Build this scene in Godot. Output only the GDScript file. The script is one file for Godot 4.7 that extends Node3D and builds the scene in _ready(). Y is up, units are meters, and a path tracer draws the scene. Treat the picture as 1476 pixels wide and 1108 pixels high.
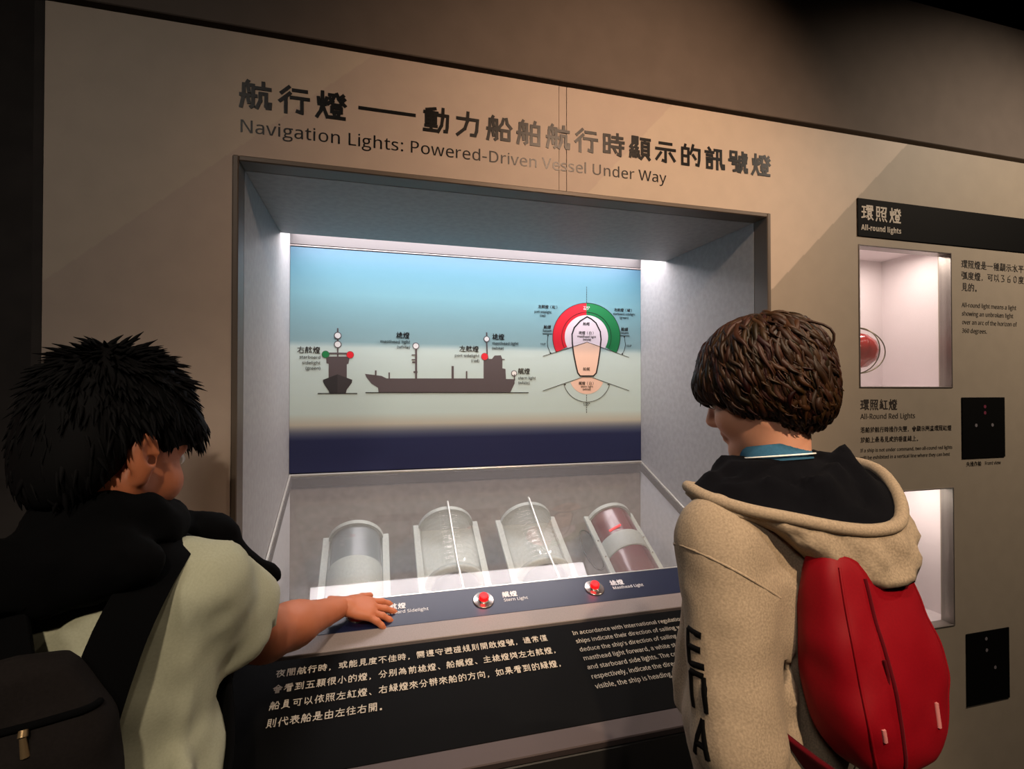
extends Node3D
# A museum wall on ships' navigation lights: a lit niche with a sloping glass desk, two small wall cabinets and two visitors.
# Metres, y up, floor at y = 0. The face of the exhibit wall is the plane z = -1.2.

const EYE := 1.42
const WALL := -1.2
const NICHE_X0 := -0.275
const NICHE_X1 := 1.073
const NICHE_BACK := -1.902
const HOOD_Y := 1.908
const DESK_TOP_Y := 1.1284      # height of the sloping desk where it meets the back of the niche
const DESK_SLOPE := 0.41
const DESK_FRONT := -0.93

var M := {}
var used := {}


func _ready() -> void:
	make_stage()
	make_materials()
	make_room()
	make_exhibit_wall()
	make_niche()
	make_graphic_panel()
	make_desk()
	make_lamps()
	make_cabinets()
	make_wall_texts()
	make_spotlights()
	make_tall_visitor()
	make_reaching_visitor()


func make_stage() -> void:
	var cam := Camera3D.new()
	cam.name = "camera"
	cam.keep_aspect = Camera3D.KEEP_HEIGHT
	cam.fov = rad_to_deg(2.0 * atan(554.0 / 737.9))
	cam.near = 0.02
	cam.far = 60.0
	cam.position = Vector3(0, EYE, 0)
	cam.rotation = Vector3(deg_to_rad(0.6655), deg_to_rad(-15.284), deg_to_rad(0.0127))
	add_child(cam)
	var we := WorldEnvironment.new()
	we.name = "surroundings"
	var e := Environment.new()
	e.background_mode = Environment.BG_COLOR
	e.background_color = Color.BLACK
	e.tonemap_mode = Environment.TONE_MAPPER_LINEAR
	e.tonemap_exposure = 1.0
	e.sdfgi_enabled = true
	e.ssao_enabled = true
	e.ssil_enabled = true
	we.environment = e
	add_child(we)


# ------------------------------------------------------------------ naming
func numbered(called: String) -> String:
	var n: int = used.get(called, 0)
	used[called] = n + 1
	return called if n == 0 else "%s_%03d" % [called, n]


func thing(called: String, label: String, category: String, at := Vector3.ZERO, group := "") -> Node3D:
	var o := Node3D.new()
	o.name = numbered(called)
	o.position = at
	o.set_meta("label", label)
	o.set_meta("category", category)
	if group:
		o.set_meta("group", group)
	add_child(o)
	return o


func structure(called: String, label: String, category: String) -> Node3D:
	var o := thing(called, label, category)
	o.set_meta("kind", "structure")
	return o


func put(parent: Node3D, called: String, mesh: Mesh, m: Material, at := Transform3D(), label := "") -> MeshInstance3D:
	var o := MeshInstance3D.new()
	o.name = called
	o.mesh = mesh
	o.material_override = m
	o.transform = at
	if label:
		o.set_meta("label", label)
	parent.add_child(o, true)
	return o


# ------------------------------------------------------------------ meshes
class MB:
	var v := PackedVector3Array()
	var n := PackedVector3Array()
	var uv := PackedVector2Array()
	var c := PackedColorArray()
	var color := Color.WHITE
	var colored := false
	var mapped := false

	func add(p: Vector3, nn: Vector3, t := Vector2.ZERO) -> void:
		v.append(p)
		n.append(nn)
		uv.append(t)
		c.append(color)

	func tri(p: Vector3, q: Vector3, r: Vector3) -> void:
		# corners run counterclockwise seen from outside
		var nn := (q - p).cross(r - p).normalized()
		add(p, nn)
		add(r, nn)
		add(q, nn)

	func tri_out(p: Vector3, q: Vector3, r: Vector3, from: Vector3) -> void:
		if (q - p).cross(r - p).dot((p + q + r) / 3.0 - from) < 0.0:
			tri(p, r, q)
		else:
			tri(p, q, r)

	func quad(p: Vector3, q: Vector3, r: Vector3, s: Vector3) -> void:
		tri(p, q, r)
		tri(p, r, s)

	func quad_out(p: Vector3, q: Vector3, r: Vector3, s: Vector3, from: Vector3) -> void:
		tri_out(p, q, r, from)
		tri_out(p, r, s, from)

	func box(size: Vector3, t := Transform3D(), bevel := 0.0) -> void:
		var h := size / 2.0
		var b := minf(bevel, minf(h.x, minf(h.y, h.z)) * 0.9)
		var o := t.origin
		var pt := func(sx: float, sy: float, sz: float, axis: int) -> Vector3:
			return t * Vector3(sx * (h.x - (0.0 if axis == 0 else b)), sy * (h.y - (0.0 if axis == 1 else b)), sz * (h.z - (0.0 if axis == 2 else b)))
		for s in [-1.0, 1.0]:
			quad_out(pt.call(s, -1.0, -1.0, 0), pt.call(s, 1.0, -1.0, 0), pt.call(s, 1.0, 1.0, 0), pt.call(s, -1.0, 1.0, 0), o)
			quad_out(pt.call(-1.0, s, -1.0, 1), pt.call(1.0, s, -1.0, 1), pt.call(1.0, s, 1.0, 1), pt.call(-1.0, s, 1.0, 1), o)
			quad_out(pt.call(-1.0, -1.0, s, 2), pt.call(1.0, -1.0, s, 2), pt.call(1.0, 1.0, s, 2), pt.call(-1.0, 1.0, s, 2), o)
		if b <= 0.0:
			return
		for s in [-1.0, 1.0]:
			for u in [-1.0, 1.0]:
				quad_out(pt.call(s, u, -1.0, 0), pt.call(s, u, 1.0, 0), pt.call(s, u, 1.0, 1), pt.call(s, u, -1.0, 1), o)
				quad_out(pt.call(s, -1.0, u, 0), pt.call(s, 1.0, u, 0), pt.call(s, 1.0, u, 2), pt.call(s, -1.0, u, 2), o)
				quad_out(pt.call(-1.0, s, u, 1), pt.call(1.0, s, u, 1), pt.call(1.0, s, u, 2), pt.call(-1.0, s, u, 2), o)
				for w in [-1.0, 1.0]:
					tri_out(pt.call(s, u, w, 0), pt.call(s, u, w, 1), pt.call(s, u, w, 2), o)

	func span(a: Vector3, b: Vector3, bevel := 0.0) -> void:
		box((b - a).abs(), Transform3D(Basis(), (a + b) / 2.0), bevel)

	func loft(rows: Array, closed: bool, flip := false, cap_ends := false) -> void:
		# rows of equally many points; smooth normals
		var rn := rows.size()
		var cn: int = rows[0].size()
		var nor := []
		for i in rn:
			var line := PackedVector3Array()
			for j in cn:
				var a: Vector3 = rows[maxi(i - 1, 0)][j]
				var b: Vector3 = rows[mini(i + 1, rn - 1)][j]
				var p: Vector3 = rows[i][(j - 1 + cn) % cn if closed else maxi(j - 1, 0)]
				var q: Vector3 = rows[i][(j + 1) % cn if closed else mini(j + 1, cn - 1)]
				var k := (b - a).cross(q - p).normalized()
				line.append(-k if flip else k)
			nor.append(line)
		for i in rn - 1:
			for j in (cn if closed else cn - 1):
				var j2 := (j + 1) % cn
				var ua := float(j) / (cn if closed else cn - 1)
				var ub := float(j + 1) / (cn if closed else cn - 1)
				var va := float(i) / (rn - 1)
				var vb := float(i + 1) / (rn - 1)
				var corners := [[rows[i][j], nor[i][j], Vector2(ua, va)], [rows[i][j2], nor[i][j2], Vector2(ub, va)], [rows[i + 1][j2], nor[i + 1][j2], Vector2(ub, vb)], [rows[i + 1][j], nor[i + 1][j], Vector2(ua, vb)]]
				for t in ([0, 1, 2, 0, 2, 3] if not flip else [0, 2, 1, 0, 3, 2]):
					add(corners[t][0], corners[t][1], corners[t][2])
		if cap_ends:
			for i in [0, rn - 1]:
				var mid := Vector3.ZERO
				for p in rows[i]:
					mid += p / cn
				var inside := Vector3.ZERO
				var other: int = 1 if i == 0 else rn - 2
				for p in rows[other]:
					inside += p / cn
				if mid.distance_to(inside) < 1e-6:
					continue
				for j in cn:
					tri_out(mid, rows[i][j], rows[i][(j + 1) % cn], inside + (inside - mid) * 40.0)

	func tube(points: Array, radii: Array, sides := 8, caps := true) -> void:
		var rows := []
		var up := Vector3.UP
		var last := Vector3.ZERO
		for i in points.size():
			var d: Vector3 = (points[mini(i + 1, points.size() - 1)] - points[maxi(i - 1, 0)]).normalized()
			if i == 0:
				up = Vector3.UP if absf(d.y) < 0.9 else Vector3.RIGHT
			var side := d.cross(up).normalized()
			up = side.cross(d).normalized()
			var r: float = radii[mini(i, radii.size() - 1)]
			var row := PackedVector3Array()
			for k in sides:
				var a := TAU * k / sides
				row.append(points[i] + (side * cos(a) + up * sin(a)) * r)
			rows.append(row)
			last = d
		loft(rows, true, false, caps)

	func lathe(profile: Array, t := Transform3D(), sides := 24, from := 0.0, to := TAU) -> void:
		# profile of Vector2(radius, height) from bottom to top
		var full := absf(to - from - TAU) < 0.001
		var rows := []
		for p in profile:
			var row := PackedVector3Array()
			for k in (sides if full else sides + 1):
				var a := from + (to - from) * k / sides
				row.append(t * Vector3(p.x * cos(a), p.y, p.x * sin(a)))
			rows.append(row)
		loft(rows, full, false, full)

	func prism(outline: PackedVector2Array, depth: float, t := Transform3D()) -> void:
		# outline in the xy plane of t, from z = 0 to z = depth
		var k := Geometry2D.triangulate_polygon(outline)
		var up := t.basis.z
		for i in range(0, k.size(), 3):
			var a := outline[k[i]]
			var b := outline[k[i + 1]]
			var d := outline[k[i + 2]]
			if (b - a).cross(d - a) < 0.0:
				var swap := b
				b = d
				d = swap
			tri(t * Vector3(a.x, a.y, depth), t * Vector3(b.x, b.y, depth), t * Vector3(d.x, d.y, depth))
			tri(t * Vector3(a.x, a.y, 0), t * Vector3(d.x, d.y, 0), t * Vector3(b.x, b.y, 0))
		var area := 0.0
		for i in outline.size():
			area += outline[i].cross(outline[(i + 1) % outline.size()])
		for i in outline.size():
			var a := outline[i]
			var b := outline[(i + 1) % outline.size()]
			if area < 0.0:
				var swap := a
				a = b
				b = swap
			quad(t * Vector3(a.x, a.y, 0), t * Vector3(b.x, b.y, 0), t * Vector3(b.x, b.y, depth), t * Vector3(a.x, a.y, depth))

	func bar(a: Vector2, b: Vector2, w: float, depth: float, t := Transform3D(), over := 0.5) -> void:
		var d := (b - a).normalized()
		if d == Vector2.ZERO:
			d = Vector2.RIGHT
		var s := Vector2(-d.y, d.x) * w / 2.0
		a -= d * w * over
		b += d * w * over
		prism(PackedVector2Array([a - s, b - s, b + s, a + s]), depth, t)

	func disc(at: Vector2, r: float, depth: float, t := Transform3D(), sides := 20) -> void:
		var o := PackedVector2Array()
		for k in sides:
			o.append(at + Vector2.from_angle(TAU * k / sides) * r)
		prism(o, depth, t)

	func planar(origin: Vector3, u: Vector3, w: Vector3) -> void:
		# texture coordinates measured along two directions of the thing itself
		for i in v.size():
			uv[i] = Vector2((v[i] - origin).dot(u) / u.length_squared(), (v[i] - origin).dot(w) / w.length_squared())

	func done() -> ArrayMesh:
		var a := []
		a.resize(Mesh.ARRAY_MAX)
		a[Mesh.ARRAY_VERTEX] = v
		a[Mesh.ARRAY_NORMAL] = n
		a[Mesh.ARRAY_TEX_UV] = uv
		if colored:
			a[Mesh.ARRAY_COLOR] = c
		var m := ArrayMesh.new()
		m.add_surface_from_arrays(Mesh.PRIMITIVE_TRIANGLES, a)
		return m


func one_box(a: Vector3, b: Vector3, bevel := 0.0) -> ArrayMesh:
	var m := MB.new()
	m.span(a, b, bevel)
	return m.done()


func desk_y(z: float) -> float:
	return DESK_TOP_Y - DESK_SLOPE * (z - NICHE_BACK)


func desk_frame(x: float, z: float, lift := 0.0) -> Transform3D:
	# on the slope of the desk: x along the wall, y up the slope, z out of the surface
	var up := Vector3(0, DESK_SLOPE, -1).normalized()
	var out := Vector3(0, 1, DESK_SLOPE).normalized()
	return Transform3D(Basis(Vector3.RIGHT, up, out), Vector3(x, desk_y(z), z) + out * lift)


# ------------------------------------------------------------------ materials
func paint(color: Color, rough := 0.8, metal := 0.0) -> StandardMaterial3D:
	var m := StandardMaterial3D.new()
	m.albedo_color = color
	m.roughness = rough
	m.metallic = metal
	return m


func noise_texture(frequency: float, low: Color, high: Color, number: int, octaves := 4) -> NoiseTexture2D:
	var f := FastNoiseLite.new()
	f.seed = number
	f.frequency = frequency
	f.fractal_octaves = octaves
	var t := NoiseTexture2D.new()
	t.width = 512
	t.height = 512
	t.seamless = true
	t.noise = f
	var g := Gradient.new()
	g.set_color(0, low)
	g.set_color(1, high)
	t.color_ramp = g
	return t


func grained(m: StandardMaterial3D, frequency: float, spread: float, scale: float, number: int) -> StandardMaterial3D:
	m.albedo_texture = noise_texture(frequency, Color(1 - spread, 1 - spread, 1 - spread), Color(1, 1, 1), number)
	m.uv1_triplanar = true
	m.uv1_world_triplanar = true
	m.uv1_scale = Vector3.ONE * scale
	return m


func glow(color: Color, energy: float, base := Color(0.8, 0.8, 0.8)) -> StandardMaterial3D:
	var m := paint(base, 0.5)
	m.emission_enabled = true
	m.emission = color
	m.emission_energy_multiplier = energy
	return m


func pane(alpha: float, tint := Color.WHITE) -> StandardMaterial3D:
	var m := paint(Color(tint.r, tint.g, tint.b, alpha), 0.03)
	m.transparency = BaseMaterial3D.TRANSPARENCY_ALPHA
	m.metallic_specular = 0.56
	return m


func make_materials() -> void:
	M.black = paint(Color(0.02, 0.02, 0.022), 0.9)
	M.ceiling = paint(Color(0.05, 0.05, 0.05), 0.95)
	M.floor = grained(paint(Color(0.11, 0.10, 0.095), 0.6), 0.03, 0.35, 1.2, 3)
	M.dark_wall = grained(paint(Color(0.20, 0.18, 0.17), 0.9), 0.02, 0.25, 0.9, 4)
	M.fascia = grained(paint(Color(0.40, 0.36, 0.33), 0.9), 0.02, 0.06, 1.0, 5)
	M.frame_bronze = paint(Color(0.33, 0.29, 0.25), 0.5, 0.1)
	M.niche_grey = grained(paint(Color(0.59, 0.59, 0.595), 0.55), 0.05, 0.10, 1.5, 6)
	M.lightened_liner = grained(paint(Color(0.74, 0.75, 0.77), 0.6), 0.05, 0.08, 1.5, 12)  # paler than the niche sides, imitating the print reflected in the lid
	M.white_board = paint(Color(0.86, 0.85, 0.86), 0.6)
	M.back_strip = paint(Color(0.275, 0.265, 0.267), 0.6)
	M.gasket = paint(Color(0.17, 0.15, 0.145), 0.7)
	M.case_inside = grained(paint(Color(0.51, 0.495, 0.49), 0.75), 0.03, 0.15, 1.6, 7)
	M.brushed = grained(paint(Color(0.56, 0.52, 0.51), 0.5, 0.1), 0.2, 0.12, 2.5, 8)
	M.navy_strip = paint(Color(0.06, 0.09, 0.20), 0.35)
	M.text_board = paint(Color(0.012, 0.012, 0.013), 0.6)
	M.text_board.metallic_specular = 0.2
	M.plinth = paint(Color(0.05, 0.045, 0.045), 0.6)
	M.desk_frame = paint(Color(0.30, 0.26, 0.26), 0.5, 0.2)
	M.cream_ink = paint(Color(0.70, 0.66, 0.60), 0.6)
	M.white_ink = paint(Color(0.86, 0.86, 0.88), 0.6)
	M.black_ink = paint(Color(0.035, 0.033, 0.033), 0.33)
	M.brown_ink = paint(Color(0.14, 0.11, 0.08), 0.6)
	M.title_ink = paint(Color(0.03, 0.026, 0.024), 0.35)
	M.title_ink.metallic_specular = 0.34
	M.cover_glass = pane(0.04)
	M.cover_glass.metallic_specular = 0.33
	M.cabinet_glass = pane(0.03)
	M.lamp_glass = pane(0.10, Color(0.92, 0.97, 0.97))
	M.lamp_glass.metallic_specular = 0.7
	M.lamp_white = grained(paint(Color(0.62, 0.66, 0.65), 0.5), 0.05, 0.12, 4.0, 9)
	M.lamp_grey = paint(Color(0.36, 0.40, 0.42), 0.30)
	M.lamp_dark = paint(Color(0.05, 0.05, 0.05), 0.6)
	M.rod = paint(Color(0.78, 0.78, 0.76), 0.3, 0.6)
	M.red_glass = paint(Color(0.34, 0.05, 0.075), 0.18)
	M.red_globe = paint(Color(0.55, 0.10, 0.09), 0.10)
	M.button_red = glow(Color(1.0, 0.06, 0.10), 0.75, Color(0.75, 0.03, 0.06))
	M.chrome = paint(Color(0.62, 0.58, 0.56), 0.22, 0.9)
	M.cabinet_white = paint(Color(0.86, 0.82, 0.83), 0.6)
	M.steel = grained(paint(Color(0.56, 0.53, 0.51), 0.38, 0.75), 0.2, 0.1, 3.0, 10)
	M.band_black = paint(Color(0.015, 0.015, 0.015), 0.7)
	M.band_black.metallic_specular = 0.2
	M.wire = paint(Color(0.36, 0.33, 0.24), 0.35, 0.7)
	# print colours
	M.ship_grey = paint(Color(0.32, 0.29, 0.30), 0.55)
	M.ship_dark = paint(Color(0.16, 0.16, 0.17), 0.55)
	M.ship_mid = paint(Color(0.21, 0.20, 0.21), 0.55)
	M.print_red = paint(Color(0.86, 0.09, 0.17), 0.55)
	M.print_green = paint(Color(0.03, 0.47, 0.25), 0.55)
	M.print_pale = paint(Color(0.90, 0.85, 0.88), 0.55)
	M.print_peach = paint(Color(0.93, 0.79, 0.70), 0.55)
	M.print_line = paint(Color(0.06, 0.06, 0.07), 0.55)
	M.print_white = paint(Color(0.93, 0.94, 0.93), 0.55)


func make_room() -> void:
	var o := structure("floor", "dark polished gallery floor under the visitors", "floor")
	put(o, "floor_slab", one_box(Vector3(-4, -0.1, -3), Vector3(5, 0, 3.5)), M.floor)
	o = structure("ceiling", "black ceiling high over the gallery", "ceiling")
	put(o, "ceiling_slab", one_box(Vector3(-4, 3.3, -3), Vector3(5, 3.4, 3.5)), M.ceiling)
	o = structure("wall_back", "dark gallery wall opposite the exhibit", "wall")
	put(o, "wall_slab", one_box(Vector3(-4, 0, 3.5), Vector3(5, 3.4, 3.6)), M.dark_wall)
	o = structure("wall_left", "dark gallery wall at the far end of the passage", "wall")
	put(o, "wall_slab", one_box(Vector3(-4.1, 0, -3), Vector3(-4, 3.4, 3.5)), M.dark_wall)
	o = structure("wall_right", "dark gallery wall beyond the cabinets", "wall")
	put(o, "wall_slab", one_box(Vector3(5, 0, -3), Vector3(5.1, 3.4, 3.5)), M.dark_wall)
	o = structure("wall_behind", "dark rear wall behind the exhibit boards", "wall")
	put(o, "wall_slab", one_box(Vector3(-4, 0, -3), Vector3(5, 3.4, -2.9)), M.dark_wall)
	o = structure("wall_recess", "dark brown wall set back beside the exhibit board", "wall")
	put(o, "wall_slab", one_box(Vector3(-4, 0, -1.42), Vector3(-0.64, 3.3, -1.32)), M.dark_wall)
	o = thing("light_sign", "narrow red glowing sign on the dark recessed wall", "sign", Vector3(-1.497, 1.35, -1.30))
	var m := MB.new()
	m.box(Vector3(0.07, 0.36, 0.035), Transform3D(), 0.004)
	put(o, "sign_housing", m.done(), M.black)
	m = MB.new()
	m.box(Vector3(0.05, 0.33, 0.006), Transform3D(Basis(), Vector3(0, 0, 0.02)), 0.002)
	put(o, "glowing_sign_face", m.done(), glow(Color(1.0, 0.05, 0.03), 0.35, Color(0.4, 0.02, 0.02)))
	var l := OmniLight3D.new()
	l.name = "sign_light"
	l.position = Vector3(0, 0, 0.04)
	l.light_color = Color(1.0, 0.1, 0.06)
	l.light_energy = 0.003
	l.omni_range = 6.0
	l.omni_attenuation = 2.0
	l.shadow_enabled = true
	o.add_child(l)


func board(x0: float, x1: float, y0: float, y1: float, holes: Array, z0: float, z1: float) -> ArrayMesh:
	# a board with rectangular openings, cut along the edges of the openings
	var xs := [x0, x1]
	var ys := [y0, y1]
	for h in holes:
		for x in [h[0], h[1]]:
			if x > x0 and x < x1 and not xs.has(x):
				xs.append(x)
		for y in [h[2], h[3]]:
			if y > y0 and y < y1 and not ys.has(y):
				ys.append(y)
	xs.sort()
	ys.sort()
	var open := func(i: int, j: int) -> bool:
		if i < 0 or j < 0 or i >= xs.size() - 1 or j >= ys.size() - 1:
			return true
		var cx: float = (xs[i] + xs[i + 1]) / 2.0
		var cy: float = (ys[j] + ys[j + 1]) / 2.0
		for h in holes:
			if cx > h[0] and cx < h[1] and cy > h[2] and cy < h[3]:
				return true
		return false
	var m := MB.new()
	for i in xs.size() - 1:
		for j in ys.size() - 1:
			if open.call(i, j):
				continue
			var a := Vector3(xs[i], ys[j], z1)
			var b := Vector3(xs[i + 1], ys[j + 1], z1)
			var back := Vector3(0, 0, z0 - z1)
			var p := [a, Vector3(b.x, a.y, z1), b, Vector3(a.x, b.y, z1)]
			m.quad(p[0], p[1], p[2], p[3])
			m.quad(p[1] + back, p[0] + back, p[3] + back, p[2] + back)
			var mid: Vector3 = (a + b + back) / 2.0
			for side in [[0, 1, 0, -1], [1, 2, 1, 0], [2, 3, 0, 1], [3, 0, -1, 0]]:
				if open.call(i + side[2], j + side[3]):
					m.quad_out(p[side[0]], p[side[1]], p[side[1]] + back, p[side[0]] + back, mid)
	m.planar(Vector3(-0.8, 2.3, 0), Vector3(3.4, 0, 0), Vector3(0, -2.3, 0))
	return m.done()


func wall_print() -> ImageTexture:
	# the printed wall covering: cream with slanting taupe beams
	var w := 1024
	var h := 692
	var grain := FastNoiseLite.new()
	grain.seed = 21
	grain.frequency = 0.02
	var im := Image.create(w, h, false, Image.FORMAT_RGB8)
	for j in h:
		for i in w:
			var x := -0.8 + 3.4 * (i + 0.5) / w
			var y := 2.3 - 2.3 * (j + 0.5) / h
			# every edge runs up to the right
			var c := Color(0.70, 0.642, 0.578)
			var first := y - (2.173 + (x + 0.012) * 0.89)
			var second := y - (2.175 + (x - 0.764) * 1.07)
			var third := y - (2.19 + (x - 1.605) * 0.94)
			if first < 0.0 and second > 0.0:
				c = Color(0.672, 0.608, 0.555)
			elif third < 0.0:
				c = Color(0.575, 0.532, 0.472)
			var g := 1.0 + 0.025 * grain.get_noise_2d(i * 2.0, j * 2.0)
			im.set_pixel(i, j, Color(c.r * g, c.g * g, c.b * g))
	return ImageTexture.create_from_image(im)


const CABINETS := [[1.402, 1.778, 1.428, 1.858], [1.402, 1.778, 0.678, 1.114]]


func make_exhibit_wall() -> void:
	var o := structure("wall_front", "tan exhibit wall printed with slanting beams round the lit niche", "wall")
	var m := paint(Color.WHITE, 0.62)
	m.albedo_texture = wall_print()
	m.texture_repeat = false
	var holes := [[NICHE_X0 - 0.012, NICHE_X1 + 0.012, 0.0, HOOD_Y + 0.012], CABINETS[0], CABINETS[1]]
	put(o, "wall_board", board(-0.62, 0.4495, 0.0, 2.184, holes, WALL - 0.04, WALL), m)
	put(o, "wall_board", board(0.451, 0.4695, HOOD_Y + 0.012, 2.184, [], WALL - 0.04, WALL - 0.0008), m)
	put(o, "wall_board", board(0.471, 3.4, 0.0, 2.184, holes, WALL - 0.04, WALL), m)
	put(o, "board_backing", one_box(Vector3(0.40, HOOD_Y + 0.01, WALL - 0.07), Vector3(0.52, 2.18, WALL - 0.041)), M.fascia)
	put(o, "board_end", one_box(Vector3(-0.64, 0, -1.42), Vector3(-0.621, 2.184, WALL - 0.003), 0.002), M.dark_wall)
	var u := structure("wall_upper", "dark taupe fascia over the exhibit wall", "wall")
	put(u, "fascia_board", one_box(Vector3(-0.64, 2.206, WALL - 0.06), Vector3(3.4, 2.65, WALL - 0.012), 0.002), M.fascia)
	put(u, "rear_board", one_box(Vector3(-0.64, 2.05, WALL - 0.22), Vector3(3.4, 2.65, WALL - 0.19)), M.fascia)


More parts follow.
